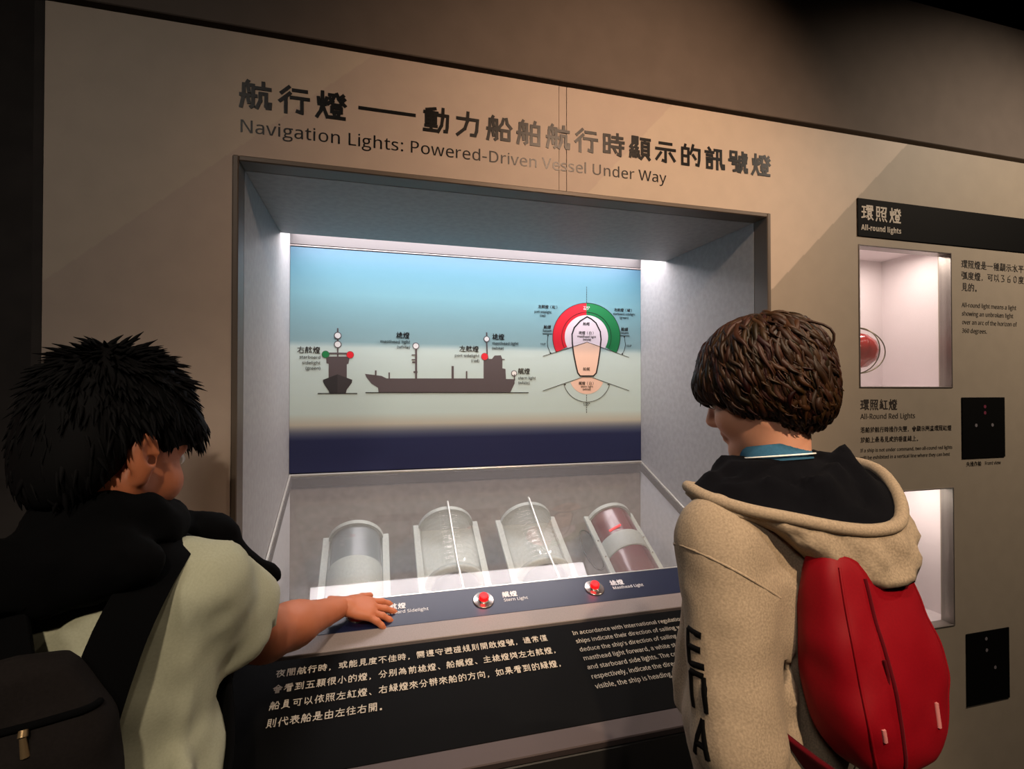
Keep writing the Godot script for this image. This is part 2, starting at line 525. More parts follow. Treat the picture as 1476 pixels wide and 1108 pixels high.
# ------------------------------------------------------------------ lettering
# Each character is drawn with strokes in a square of 100 by 100, y down: points of a stroke, or another character set into a frame.
const GLYPHS := {
	"一": "2 50 98 50", "—": "0 50 100 50",
	"口": "10 8 90 8 90 92 10 92 10 8",
	"日": "15 2 85 2 85 98 15 98 15 2;15 50 85 50",
	"目": "15 2 85 2 85 98 15 98 15 2;15 34 85 34;15 66 85 66",
	"田": "8 4 92 4 92 96 8 96 8 4;8 50 92 50;50 4 50 96",
	"由": "10 25 90 25 90 98 10 98 10 25;10 60 90 60;50 0 50 98",
	"木": "5 30 95 30;50 0 50 100;50 32 30 65 0 85;50 32 70 65 100 85",
	"舟": "48 0 34 14;20 14 18 60 2 100;20 14 82 14 82 92 68 98;0 54 100 54;48 24 54 40;48 66 54 82",
	"亢": "50 0 50 18;5 22 95 22;30 42 30 70 8 98;30 42 70 42 70 88 76 95 95 95 97 78",
	"航": "舟 0 0 50 100;亢 50 0 100 100",
	"彳": "84 0 16 26;92 24 4 58;56 44 56 100",
	"亍": "12 10 88 10;0 40 100 40;62 40 62 96 36 92",
	"行": "彳 0 0 38 100;亍 40 0 100 100",
	"火": "50 0 50 45 35 75 0 100;50 50 95 98;12 25 18 50;90 22 74 48",
	"登": "10 8 40 8 25 30 0 45;12 22 28 34;52 2 65 22 100 45;90 5 66 20;98 20 76 34;28 46 75 46;24 58 78 58 78 74 24 74 24 58;35 80 42 92;66 78 60 92;5 97 97 97",
	"燈": "火 0 0 38 100;登 38 0 100 100",
	"重": "80 3 20 10;5 20 95 20;18 32 82 32 82 62 18 62 18 32;18 47 82 47;50 6 50 96;12 77 88 77;2 96 98 96",
	"力": "5 28 88 28 84 75 78 94 62 94;48 0 46 35 35 70 5 98",
	"動": "重 0 0 56 100;力 54 0 100 100",
	"船": "舟 0 0 48 100;68 6 62 26 50 44;80 4 84 24 100 42;口 56 52 96 98",
	"白": "50 0 40 18;15 18 85 18 85 98 15 98 15 18;15 56 85 56",
	"舶": "舟 0 0 48 100;白 52 0 100 100",
	"寺": "12 16 88 16;50 0 50 36;2 36 98 36;5 60 95 60;72 42 72 96 54 92;25 70 38 84",
	"時": "日 0 8 36 88;寺 38 0 100 100",
	"頁": "2 5 98 5;50 5 40 20;15 22 85 22 85 76 15 76 15 22;15 40 85 40;15 58 85 58;34 80 5 98;64 80 95 98",
	"顯": "日 10 0 42 28;14 32 4 46 16 50 4 66 20 66;36 32 26 46 38 50 26 66 44 66;4 80 2 94;16 78 18 92;28 78 32 92;42 78 48 92;頁 54 0 100 100",
	"示": "20 10 80 10;2 38 98 38;50 38 50 96 36 92;26 56 4 88;72 54 96 88",
	"勺": "30 0 20 22 2 42;22 20 95 20 92 70 84 96 64 94;30 48 55 66",
	"的": "白 0 2 46 98;勺 48 0 100 98",
	"言": "40 0 58 10;2 20 98 20;18 36 82 36;18 52 82 52;口 14 64 86 100",
	"訊": "言 0 0 44 100;50 8 84 8 84 70 92 94 100 94 100 78;44 50 80 50;64 10 64 100",
	"虎": "50 0 50 22;50 10 92 10;15 24 15 60 2 98;15 24 96 24 90 38;28 42 84 36;52 26 52 50 90 50;40 62 38 82 22 98;40 62 74 62 74 88 80 96 98 96 98 82",
	"號": "口 4 0 44 34;0 46 48 46;26 46 20 62 42 62 40 92 26 96;虎 50 0 100 100",
	"夜": "50 0 50 12;4 14 96 14;34 20 4 58;22 44 22 98;62 22 40 56;60 34 88 34 80 62 38 98;52 48 66 62;58 60 98 98",
	"門": "8 4 8 100;8 4 42 4 42 46 8 46;8 25 42 25;58 4 92 4 92 100 80 96;58 4 58 46 92 46;58 25 92 25",
	"間": "門 0 0 100 100;日 30 56 70 96",
	"或": "2 20 98 20;口 8 34 46 62;2 84 52 76;62 0 66 45 82 86 98 96 100 78;88 36 70 72 46 98;78 2 90 14",
	"能": "24 0 8 22 44 20;34 8 46 28;10 34 8 100;10 34 42 34 42 96 32 98;10 54 42 54;10 72 42 72;60 0 60 38 66 42 96 42 96 30;92 8 62 22;60 52 60 92 66 96 97 96 97 82;93 58 62 74",
	"見": "目 14 0 86 66;36 68 28 86 4 98;62 68 62 92 68 96 98 96 98 80",
	"度": "50 0 54 12;10 14 96 14;12 14 12 60 0 98;22 32 94 32;40 22 40 52 76 52;76 22 76 52;26 64 80 64 62 86 22 99;36 70 60 88 96 98",
	"不": "4 8 96 8;56 8 36 40 2 62;50 36 50 100;62 42 96 70",
	"亻": "80 0 50 40 5 60;50 36 50 100",
	"佳": "亻 0 0 30 100;36 20 96 20;66 2 66 42;32 42 100 42;38 68 94 68;66 48 66 94;32 95 100 95",
	"雨": "8 8 92 8;4 36 96 36 92 80;4 36 2 84;50 8 50 100;18 54 36 62;18 80 36 90;64 54 82 62;64 80 82 90",
	"需": "雨 0 0 100 48;4 56 96 56;52 56 42 68;10 70 10 100;10 70 90 70 90 98 82 98;36 70 36 94;64 70 64 94",
	"辶": "10 4 22 16;2 34 24 34 14 60 26 64 10 84;8 84 30 92 98 97",
	"尊": "30 0 38 12;72 0 62 12;4 14 96 14;14 26 86 26 86 58 14 58 14 26;40 14 34 42;60 14 62 40 84 42;14 46 84 46;4 70 96 70;70 62 70 98 56 94;26 76 38 88",
	"遵": "辶 0 0 100 100;尊 34 0 98 84",
	"守": "50 0 50 12;6 28 6 14 94 14 94 28;4 46 96 46;70 34 70 96 52 92;26 60 42 76",
	"辛": "50 0 50 12;8 14 92 14;30 20 38 38;70 20 60 38;2 42 98 42;8 66 92 66;50 42 50 100",
	"避": "辶 0 0 100 100;36 6 58 6 58 26 36 26;36 6 36 50 28 70;口 40 36 58 60;辛 62 0 100 84",
	"石": "4 10 96 10;50 10 34 50 2 76;30 44 88 44 88 96 30 96 30 44",
	"並": "30 0 38 14;72 0 62 14;6 18 94 18;36 18 36 92;64 18 64 92;12 40 24 68;88 40 76 68;2 94 98 94",
	"碰": "石 0 6 40 96;並 42 0 100 100",
	"夫": "14 26 86 26;4 50 96 50;50 0 48 50 30 80 2 98;52 52 70 80 98 98",
	"規": "夫 0 0 46 100;見 48 0 100 100",
	"貝": "目 14 0 86 74;36 78 8 99;62 78 92 99",
	"刂": "20 12 20 70;80 0 80 94 50 92",
	"則": "貝 0 2 58 98;刂 62 0 98 100",
	"开": "12 10 88 10;2 48 98 48;32 10 30 60 8 98;70 10 70 98",
	"開": "門 0 0 100 100;开 26 54 74 98",
	"攵": "34 0 24 30 2 48;22 26 98 26;78 26 60 66 4 99;34 38 62 78 98 99",
	"啟": "26 0 26 10;8 14 46 14 46 36 8 36;8 14 8 60 0 90;口 16 54 46 94;攵 52 0 100 100",
	"甬": "14 4 80 4 56 20;42 12 56 22;10 28 10 100;10 28 90 28 90 96 80 98;10 50 90 50;10 72 90 72;50 28 50 98",
	"通": "辶 0 0 100 100;甬 36 2 96 82",
	"常": "50 0 50 20;26 4 34 18;76 4 66 18;6 36 6 22 94 22 94 36;口 30 32 70 52;16 62 16 92;16 62 84 62 84 90 74 90;50 54 50 100",
	"僅": "亻 0 0 30 100;34 12 98 12;52 2 52 24 80 24 80 2;44 34 88 34 88 54 44 54 44 34;66 24 66 95;40 66 92 66;42 80 90 80;32 96 100 96",
	"會": "50 0 30 20 2 38;50 0 70 20 98 38;32 32 68 32;14 42 86 42 86 64 14 64 14 42;50 42 50 64;32 48 38 58;68 48 62 58;日 24 70 76 100",
	"看": "84 0 16 8;12 20 90 20;4 36 96 36;46 8 36 40 2 72;目 32 46 84 100",
	"到": "2 8 58 8;30 8 12 30 50 28;44 20 54 36;8 58 54 58;30 36 30 88;2 92 60 84;刂 64 0 98 100",
	"五": "8 8 92 8;48 8 34 92;14 48 78 48 76 92;2 94 98 94",
	"果": "田 18 0 82 46;4 58 96 58;50 44 50 100;46 60 4 94;54 60 96 94",
	"顆": "果 0 0 50 100;頁 52 0 100 100",
	"艮": "16 2 84 2 84 44 16 44;16 22 84 22;16 2 16 94 48 82;86 54 60 66;46 46 62 76 98 98",
	"很": "彳 0 0 34 100;艮 36 0 100 100",
	"小": "50 0 50 96 34 90;24 30 4 74;74 28 97 72",
	"刀": "8 10 90 10 86 76 78 96 58 92;46 10 38 60 4 98",
	"分": "34 2 26 24 2 48;62 0 74 26 98 46;刀 20 44 82 100",
	"別": "口 10 2 52 36;6 52 54 52 50 90 36 94;28 38 22 72 2 98;刂 64 0 98 100",
	"為": "24 2 34 16;64 0 54 20 20 54 2 68;10 22 80 22 70 40;36 40 82 40 78 58;22 58 92 58 88 90 76 98;14 70 6 90;34 70 36 86;50 68 56 84;66 68 74 82",
	"前": "26 0 36 14;74 0 64 14;2 18 98 18;12 30 12 100;12 30 46 30 46 96 38 98;12 50 46 50;12 68 46 68;64 30 64 76;90 26 90 96 76 94",
	"危": "40 0 28 18 6 36;28 12 68 12 52 30;14 30 98 30;18 30 16 64 2 98;38 46 80 46 80 66 66 68;38 46 38 90 46 96 98 96 98 80",
	"桅": "木 0 0 42 100;危 44 0 100 100",
	"尾": "12 4 90 4 90 24 12 24;12 4 12 60 0 98;80 34 28 42;26 56 90 52;24 76 98 70;54 40 54 92 62 97 98 97 98 84",
	"艉": "舟 0 0 46 100;尾 48 0 100 100",
	"主": "46 0 58 12;8 26 92 26;12 58 88 58;2 94 98 94;50 26 50 94",
	"與": "22 4 10 10 10 62;10 24 30 24;10 42 30 42;76 6 90 6 90 62;72 24 90 24;72 42 90 42;44 4 44 26 62 26 62 50 50 54;44 14 64 14;2 66 98 66;34 74 6 98;66 74 94 98",
	"左": "4 24 96 24;48 0 34 54 2 92;36 52 92 52;64 52 64 94;28 95 98 95",
	"右": "4 24 96 24;48 0 36 50 2 84;36 50 86 50 86 96 36 96 36 50",
	"玄": "46 0 56 14;4 20 96 20;46 20 22 42 60 42;70 32 18 86 80 82;74 66 92 96",
	"舷": "舟 0 0 46 100;玄 48 0 100 100",
	"員": "口 28 0 72 24;目 20 32 80 84;38 84 8 100;62 84 92 100",
	"可": "4 12 98 12;80 12 80 94 60 90;口 14 34 54 70",
	"以": "14 10 14 80 40 64;36 14 50 36;78 4 74 50 38 98;70 56 96 96",
	"衣": "48 0 54 12;6 16 94 16;48 16 32 40 2 62;34 40 34 94 58 82;52 20 66 62 98 94;84 40 64 56",
	"依": "亻 0 0 30 100;衣 32 0 100 100",
	"灬": "10 10 2 100;34 14 38 92;60 14 68 90;82 8 97 96",
	"召": "8 6 90 6 84 46 70 46;46 6 38 36 6 54;口 16 60 86 100",
	"照": "日 2 2 36 68;召 42 0 100 70;灬 0 80 100 100",
	"糸": "46 0 18 24 50 26;76 14 10 52 74 48;64 36 90 60;48 52 48 86;18 66 6 90;76 64 94 86",
	"工": "12 10 88 10;50 10 50 90;2 92 98 92",
	"紅": "糸 0 0 46 100;工 50 4 100 100",
	"彔": "16 4 84 4 78 36;24 20 80 20;4 38 98 38;50 38 50 96 36 90;20 50 34 62;40 62 4 90;88 48 64 62;56 58 96 92",
	"綠": "糸 0 0 44 100;彔 46 0 100 100",
	"來": "6 18 94 18;50 0 50 100;24 26 4 56;26 36 44 56;76 26 58 56;78 36 96 56;48 56 4 92;52 56 96 92",
	"辨": "辛 0 0 38 100;50 4 52 60 42 98;40 30 46 44;辛 62 0 100 100",
	"方": "46 0 54 14;4 20 96 20;40 20 32 66 4 98;38 46 84 46 78 94 60 92",
	"向": "46 0 36 16;8 18 92 18 92 96 78 94;8 18 8 100;口 30 42 70 74",
	"女": "42 0 18 60 84 98;80 26 60 72 6 99;2 28 98 28",
	"如": "女 0 0 54 100;口 58 18 98 92",
	"代": "亻 0 0 32 100;36 40 98 32;58 2 64 50 82 90 98 96 99 76;80 4 92 18",
	"表": "12 10 88 10;18 26 82 26;4 42 96 42;50 0 50 42;44 42 4 76;32 62 32 96 56 86;54 46 66 72 98 96;84 58 64 70",
	"是": "日 20 0 80 38;2 48 98 48;52 48 52 92;52 68 84 68;28 58 24 78 4 99;26 80 46 94 98 97",
	"往": "彳 0 0 34 100;主 36 0 100 100",
	"環": "4 12 34 12;2 48 36 48;19 12 19 84;0 88 38 78;46 2 96 2 96 20 46 20 46 2;62 2 62 20;80 2 80 20;40 30 100 30;口 52 40 88 58;66 58 40 84;58 68 58 98 72 90;70 60 82 80 100 96;92 66 78 76",
	"首": "28 0 36 12;72 0 62 12;2 18 98 18;52 18 44 32;目 20 34 80 100",
	"艏": "舟 0 0 46 100;首 48 0 100 100",
	"黃": "6 12 94 12;30 0 30 28;70 0 70 28;2 30 98 30;16 42 84 42 84 76 16 76 16 42;50 30 50 76;16 58 84 58;34 82 6 100;66 82 94 100",
	"橫": "木 0 0 40 100;黃 42 0 100 100",
	"禾": "84 0 20 10;4 30 96 30;50 6 50 100;48 32 4 74;54 32 96 70",
	"種": "禾 0 0 42 100;重 44 0 100 100",
	"若": "4 12 96 12;32 0 32 24;68 0 68 24;4 40 96 40;48 26 36 60 2 88;38 60 86 60 86 98 38 98 38 60",
	"上": "48 0 48 92;48 38 84 38;2 94 98 94",
	"於": "方 0 0 50 100;72 2 50 40;72 2 98 38;66 46 76 58;62 70 76 84",
	"失": "28 4 10 34;20 22 86 22;2 50 98 50;50 0 48 50 28 82 2 98;52 52 98 98",
	"兩": "2 8 98 8;8 28 8 98;8 28 92 28 92 94 82 96;50 8 50 80;30 34 16 66;30 44 42 62;70 34 58 66;72 44 84 62",
	"線": "糸 0 0 44 100;白 54 0 92 46;74 46 74 96 62 92;50 58 66 58 48 84;92 54 78 68;76 62 98 88",
	"直": "10 12 90 12;50 0 50 24;目 26 24 82 78;8 30 8 94 96 94",
	"水": "50 0 50 96 34 90;6 28 40 28 30 60 4 86;90 18 62 44;54 36 70 66 98 92",
	"平": "8 10 92 10;24 22 34 42;76 22 66 42;2 54 98 54;50 10 50 100",
	"弧": "2 6 40 6 40 30 4 30 2 56 40 56 36 92 20 96;96 4 52 14;52 14 50 60 40 96;70 12 70 90 58 84;70 90 84 80;86 8 86 60 100 96",
	"扌": "2 28 98 28;56 0 56 96 30 90;4 66 96 52",
	"操": "扌 0 0 36 100;口 54 0 84 20;口 42 26 66 46;口 72 26 98 46;木 44 52 98 100",
	"作": "亻 0 0 30 100;50 0 34 34;44 20 98 20;62 20 62 100;62 44 94 44;62 68 94 68",
	"靈": "雨 0 0 100 36;口 8 42 32 58;口 38 42 62 58;口 68 42 92 58;工 4 62 96 98",
	"盞": "10 20 90 12;20 36 84 28;56 0 76 44;12 58 88 58;20 58 20 92;40 58 40 92;60 58 60 92;80 58 80 92;2 95 98 95",
	"最": "日 20 0 80 30;2 38 98 38;12 38 12 92;42 38 42 96;12 56 42 56;12 74 42 74;52 50 92 50 52 98;58 56 98 98",
	"易": "日 20 0 80 42;30 46 4 74;22 56 94 56 84 96 68 94;48 58 24 92;70 58 48 94",
	"處": "50 0 50 18;50 8 90 8;14 22 14 60 2 98;14 22 96 22 90 34;28 38 84 34;42 46 26 72;38 54 58 54 34 88;40 66 98 97;66 54 66 84",
	"垂": "84 2 20 10;4 28 96 28;50 6 50 94;2 54 98 54;26 18 26 72;74 18 74 72;12 72 88 72;20 95 80 95",
	"，": "16 82 22 90 12 100", "、": "12 76 28 94", "。": "12 82 26 82 26 96 12 96 12 82",
	"（": "78 2 62 26 58 50 62 74 78 98", "）": "22 2 38 26 42 50 38 74 22 98",
	"3": "24 8 74 8 46 44 76 60 72 88 24 92", "6": "70 6 34 30 26 62 30 92 72 92 74 56 28 56", "0": "50 6 26 24 26 76 50 94 74 76 74 24 50 6",
}


func strokes(called: String) -> Array:
	# every stroke of a character as points in the unit square, y down
	if not GLYPHS.has(called):
		return []
	var found := []
	for piece: String in GLYPHS[called].split(";"):
		var words := piece.strip_edges().split(" ", false)
		if GLYPHS.has(words[0]) and words.size() == 5 and not words[0].is_valid_int():
			var a := Vector2(float(words[1]), float(words[2])) / 100.0
			var b := Vector2(float(words[3]), float(words[4])) / 100.0
			for s in strokes(words[0]):
				var line := PackedVector2Array()
				for p in s:
					line.append(a + p * (b - a))
				found.append(line)
		else:
			var line := PackedVector2Array()
			for i in range(0, words.size() - 1, 2):
				line.append(Vector2(float(words[i]), float(words[i + 1])) / 100.0)
			found.append(line)
	return found


func ink_character(m: MB, called: String, corner: Vector2, size: Vector2, weight: float, depth: float, t: Transform3D) -> void:
	# corner: upper left of the character in the xy plane of t
	var inset := Vector2(weight, weight) / 2.0
	var layer := 0
	for s in strokes(called):
		for i in s.size() - 1:
			layer = (layer + 1) % 12
			var a: Vector2 = corner + Vector2(inset.x + s[i].x * (size.x - weight), -(inset.y + s[i].y * (size.y - weight)))
			var b: Vector2 = corner + Vector2(inset.x + s[i + 1].x * (size.x - weight), -(inset.y + s[i + 1].y * (size.y - weight)))
			m.bar(a, b, weight, depth + layer * 0.00003, t, 0.42)


func ink_line(m: MB, words: String, corner: Vector2, em: float, pitch: float, weight: float, depth: float, t: Transform3D) -> void:
	var x := corner.x
	for k in words.length():
		ink_character(m, words[k], Vector2(x, corner.y), Vector2(em, em), em * weight, depth, t)
		x += pitch


func is_latin(words: String) -> bool:
	for k in words.length():
		if words.unicode_at(k) > 0x2000:
			return false
	return true


var fonts := {}


func latin(parent: Node3D, called: String, words: String, t: Transform3D, em: float, m: Material, width := 0.0, align := HORIZONTAL_ALIGNMENT_LEFT, bold := false) -> MeshInstance3D:
	# t: the left (or middle) end of the base line
	if not fonts.has(bold):
		var f := SystemFont.new()
		f.font_names = PackedStringArray(["Droid Sans"])
		f.font_weight = 700 if bold else 400
		fonts[bold] = f
	var tm := TextMesh.new()
	tm.font = fonts[bold]
	tm.text = words
	tm.font_size = 48
	tm.pixel_size = em / 48.0
	tm.depth = 0.0005
	tm.curve_step = 2.0
	tm.horizontal_alignment = align
	tm.vertical_alignment = VERTICAL_ALIGNMENT_BOTTOM
	var stretch := 1.0
	var box := tm.get_aabb()
	if width > 0.0 and box.size.x > 0.0:
		stretch = width / box.size.x
	var b := t.basis
	b.x *= stretch
	return put(parent, called, tm, m, Transform3D(b, t.origin + t.basis.y.normalized() * (-em * 0.25) + t.basis.z.normalized() * 0.0004))


func face_wall(x: float, y: float, z: float) -> Transform3D:
	return Transform3D(Basis(), Vector3(x, y, z))


# ------------------------------------------------------------------ what the graphic panel shows, in metres on the panel
const SHAPES := {
	"bow_house": [Vector2(-0.1560, 1.5388), Vector2(-0.0768, 1.5402), Vector2(-0.0810, 1.5146), Vector2(-0.0867, 1.5125), Vector2(-0.0865, 1.4621), Vector2(-0.1473, 1.4617), Vector2(-0.1475, 1.5128), Vector2(-0.1545, 1.5151)],
	"bow_port": [Vector2(-0.1655, 1.4572), Vector2(-0.1178, 1.4768), Vector2(-0.1176, 1.4107), Vector2(-0.1443, 1.4107), Vector2(-0.1471, 1.4187), Vector2(-0.1598, 1.4380), Vector2(-0.1654, 1.4498)],
	"bow_starboard": [Vector2(-0.1178, 1.4768), Vector2(-0.0679, 1.4577), Vector2(-0.0693, 1.4472), Vector2(-0.0864, 1.4232), Vector2(-0.0892, 1.4106), Vector2(-0.1176, 1.4107)],
	"hull": [Vector2(-0.0244, 1.4791), Vector2(0.0107, 1.4749), Vector2(0.0328, 1.4723), Vector2(0.0505, 1.4633), Vector2(0.4080, 1.4656), Vector2(0.4080, 1.5379), Vector2(0.4119, 1.5592), Vector2(0.4237, 1.5594), Vector2(0.4277, 1.5401), Vector2(0.4406, 1.5403), Vector2(0.4505, 1.5531), Vector2(0.4755, 1.5545), Vector2(0.4815, 1.5391), Vector2(0.4815, 1.5050), Vector2(0.4936, 1.5022), Vector2(0.4956, 1.4642), Vector2(0.5300, 1.4634), Vector2(0.5300, 1.4468), Vector2(0.5138, 1.4135), Vector2(0.0223, 1.4129), Vector2(0.0205, 1.4293), Vector2(-0.0024, 1.4448), Vector2(-0.0200, 1.4674)],
	"red_arc": [Vector2(0.8295, 1.7713), Vector2(0.8188, 1.7704), Vector2(0.8081, 1.7688), Vector2(0.7976, 1.7666), Vector2(0.7874, 1.7636), Vector2(0.7773, 1.7599), Vector2(0.7676, 1.7556), Vector2(0.7582, 1.7507), Vector2(0.7492, 1.7452), Vector2(0.7406, 1.7391), Vector2(0.7326, 1.7324), Vector2(0.7251, 1.7253), Vector2(0.7181, 1.7177), Vector2(0.7118, 1.7096), Vector2(0.7060, 1.7012), Vector2(0.7010, 1.6925), Vector2(0.6966, 1.6835), Vector2(0.6929, 1.6742), Vector2(0.6899, 1.6647), Vector2(0.6877, 1.6551), Vector2(0.6862, 1.6454), Vector2(0.6855, 1.6356), Vector2(0.6855, 1.6258), Vector2(0.6863, 1.6161), Vector2(0.6879, 1.6065), Vector2(0.6902, 1.5970), Vector2(0.6932, 1.5877), Vector2(0.6969, 1.5787), Vector2(0.7014, 1.5700), Vector2(0.7467, 1.5931), Vector2(0.7438, 1.5987), Vector2(0.7413, 1.6046), Vector2(0.7394, 1.6105), Vector2(0.7379, 1.6167), Vector2(0.7369, 1.6229), Vector2(0.7364, 1.6292), Vector2(0.7364, 1.6355), Vector2(0.7368, 1.6418), Vector2(0.7378, 1.6481), Vector2(0.7392, 1.6543), Vector2(0.7412, 1.6604), Vector2(0.7436, 1.6664), Vector2(0.7464, 1.6722), Vector2(0.7497, 1.6778), Vector2(0.7534, 1.6833), Vector2(0.7576, 1.6884), Vector2(0.7621, 1.6933), Vector2(0.7669, 1.6979), Vector2(0.7722, 1.7021), Vector2(0.7777, 1.7061), Vector2(0.7835, 1.7096), Vector2(0.7896, 1.7127), Vector2(0.7958, 1.7155), Vector2(0.8023, 1.7178), Vector2(0.8089, 1.7197), Vector2(0.8157, 1.7211), Vector2(0.8225, 1.7220), Vector2(0.8294, 1.7225)],
	"green_arc": [Vector2(0.8295, 1.7713), Vector2(0.8403, 1.7714), Vector2(0.8511, 1.7708), Vector2(0.8619, 1.7694), Vector2(0.8724, 1.7673), Vector2(0.8828, 1.7644), Vector2(0.8929, 1.7609), Vector2(0.9026, 1.7566), Vector2(0.9120, 1.7517), Vector2(0.9210, 1.7461), Vector2(0.9294, 1.7399), Vector2(0.9374, 1.7331), Vector2(0.9447, 1.7257), Vector2(0.9514, 1.7178), Vector2(0.9575, 1.7095), Vector2(0.9628, 1.7007), Vector2(0.9674, 1.6916), Vector2(0.9713, 1.6821), Vector2(0.9743, 1.6724), Vector2(0.9766, 1.6624), Vector2(0.9780, 1.6523), Vector2(0.9786, 1.6421), Vector2(0.9784, 1.6319), Vector2(0.9774, 1.6217), Vector2(0.9755, 1.6115), Vector2(0.9728, 1.6015), Vector2(0.9693, 1.5917), Vector2(0.9651, 1.5822), Vector2(0.9601, 1.5730), Vector2(0.9128, 1.5955), Vector2(0.9159, 1.6014), Vector2(0.9186, 1.6075), Vector2(0.9208, 1.6137), Vector2(0.9225, 1.6201), Vector2(0.9237, 1.6266), Vector2(0.9244, 1.6331), Vector2(0.9245, 1.6396), Vector2(0.9241, 1.6461), Vector2(0.9232, 1.6526), Vector2(0.9218, 1.6589), Vector2(0.9198, 1.6651), Vector2(0.9174, 1.6712), Vector2(0.9145, 1.6770), Vector2(0.9111, 1.6826), Vector2(0.9072, 1.6880), Vector2(0.9030, 1.6930), Vector2(0.8983, 1.6977), Vector2(0.8933, 1.7021), Vector2(0.8879, 1.7061), Vector2(0.8822, 1.7097), Vector2(0.8762, 1.7129), Vector2(0.8700, 1.7157), Vector2(0.8635, 1.7180), Vector2(0.8569, 1.7198), Vector2(0.8502, 1.7212), Vector2(0.8433, 1.7221), Vector2(0.8364, 1.7226), Vector2(0.8294, 1.7225)],
	"pale_sector": [Vector2(0.9089, 1.5895), Vector2(0.9160, 1.6015), Vector2(0.9210, 1.6143), Vector2(0.9239, 1.6277), Vector2(0.9245, 1.6412), Vector2(0.9228, 1.6546), Vector2(0.9189, 1.6675), Vector2(0.9129, 1.6797), Vector2(0.9050, 1.6907), Vector2(0.8952, 1.7005), Vector2(0.8840, 1.7086), Vector2(0.8714, 1.7151), Vector2(0.8579, 1.7196), Vector2(0.8438, 1.7221), Vector2(0.8294, 1.7225), Vector2(0.8151, 1.7210), Vector2(0.8011, 1.7174), Vector2(0.7878, 1.7119), Vector2(0.7756, 1.7046), Vector2(0.7646, 1.6958), Vector2(0.7552, 1.6856), Vector2(0.7475, 1.6742), Vector2(0.7417, 1.6619), Vector2(0.7380, 1.6490), Vector2(0.7364, 1.6359), Vector2(0.7369, 1.6227), Vector2(0.7396, 1.6098), Vector2(0.7444, 1.5975), Vector2(0.7511, 1.5860), Vector2(0.8321, 1.6142)],
	"boat_fill": [Vector2(0.8321, 1.6142), Vector2(0.8924, 1.5986), Vector2(0.8884, 1.5783), Vector2(0.8796, 1.5249), Vector2(0.8720, 1.4903), Vector2(0.8593, 1.4780), Vector2(0.8023, 1.4776), Vector2(0.7922, 1.4896), Vector2(0.7855, 1.5131), Vector2(0.7743, 1.5655), Vector2(0.7698, 1.5948)],
	"stern_fill": [Vector2(0.9018, 1.4532), Vector2(0.8994, 1.4474), Vector2(0.8965, 1.4418), Vector2(0.8930, 1.4364), Vector2(0.8890, 1.4314), Vector2(0.8846, 1.4267), Vector2(0.8797, 1.4224), Vector2(0.8744, 1.4186), Vector2(0.8688, 1.4152), Vector2(0.8629, 1.4122), Vector2(0.8567, 1.4098), Vector2(0.8504, 1.4079), Vector2(0.8439, 1.4066), Vector2(0.8373, 1.4057), Vector2(0.8306, 1.4055), Vector2(0.8240, 1.4058), Vector2(0.8174, 1.4066), Vector2(0.8110, 1.4080), Vector2(0.8047, 1.4099), Vector2(0.7986, 1.4123), Vector2(0.7928, 1.4152), Vector2(0.7873, 1.4186), Vector2(0.7822, 1.4224), Vector2(0.7775, 1.4266), Vector2(0.7732, 1.4312), Vector2(0.7693, 1.4361), Vector2(0.7660, 1.4414), Vector2(0.7632, 1.4469), Vector2(0.7609, 1.4526), Vector2(0.8108, 1.4729), Vector2(0.8507, 1.4732)],
}
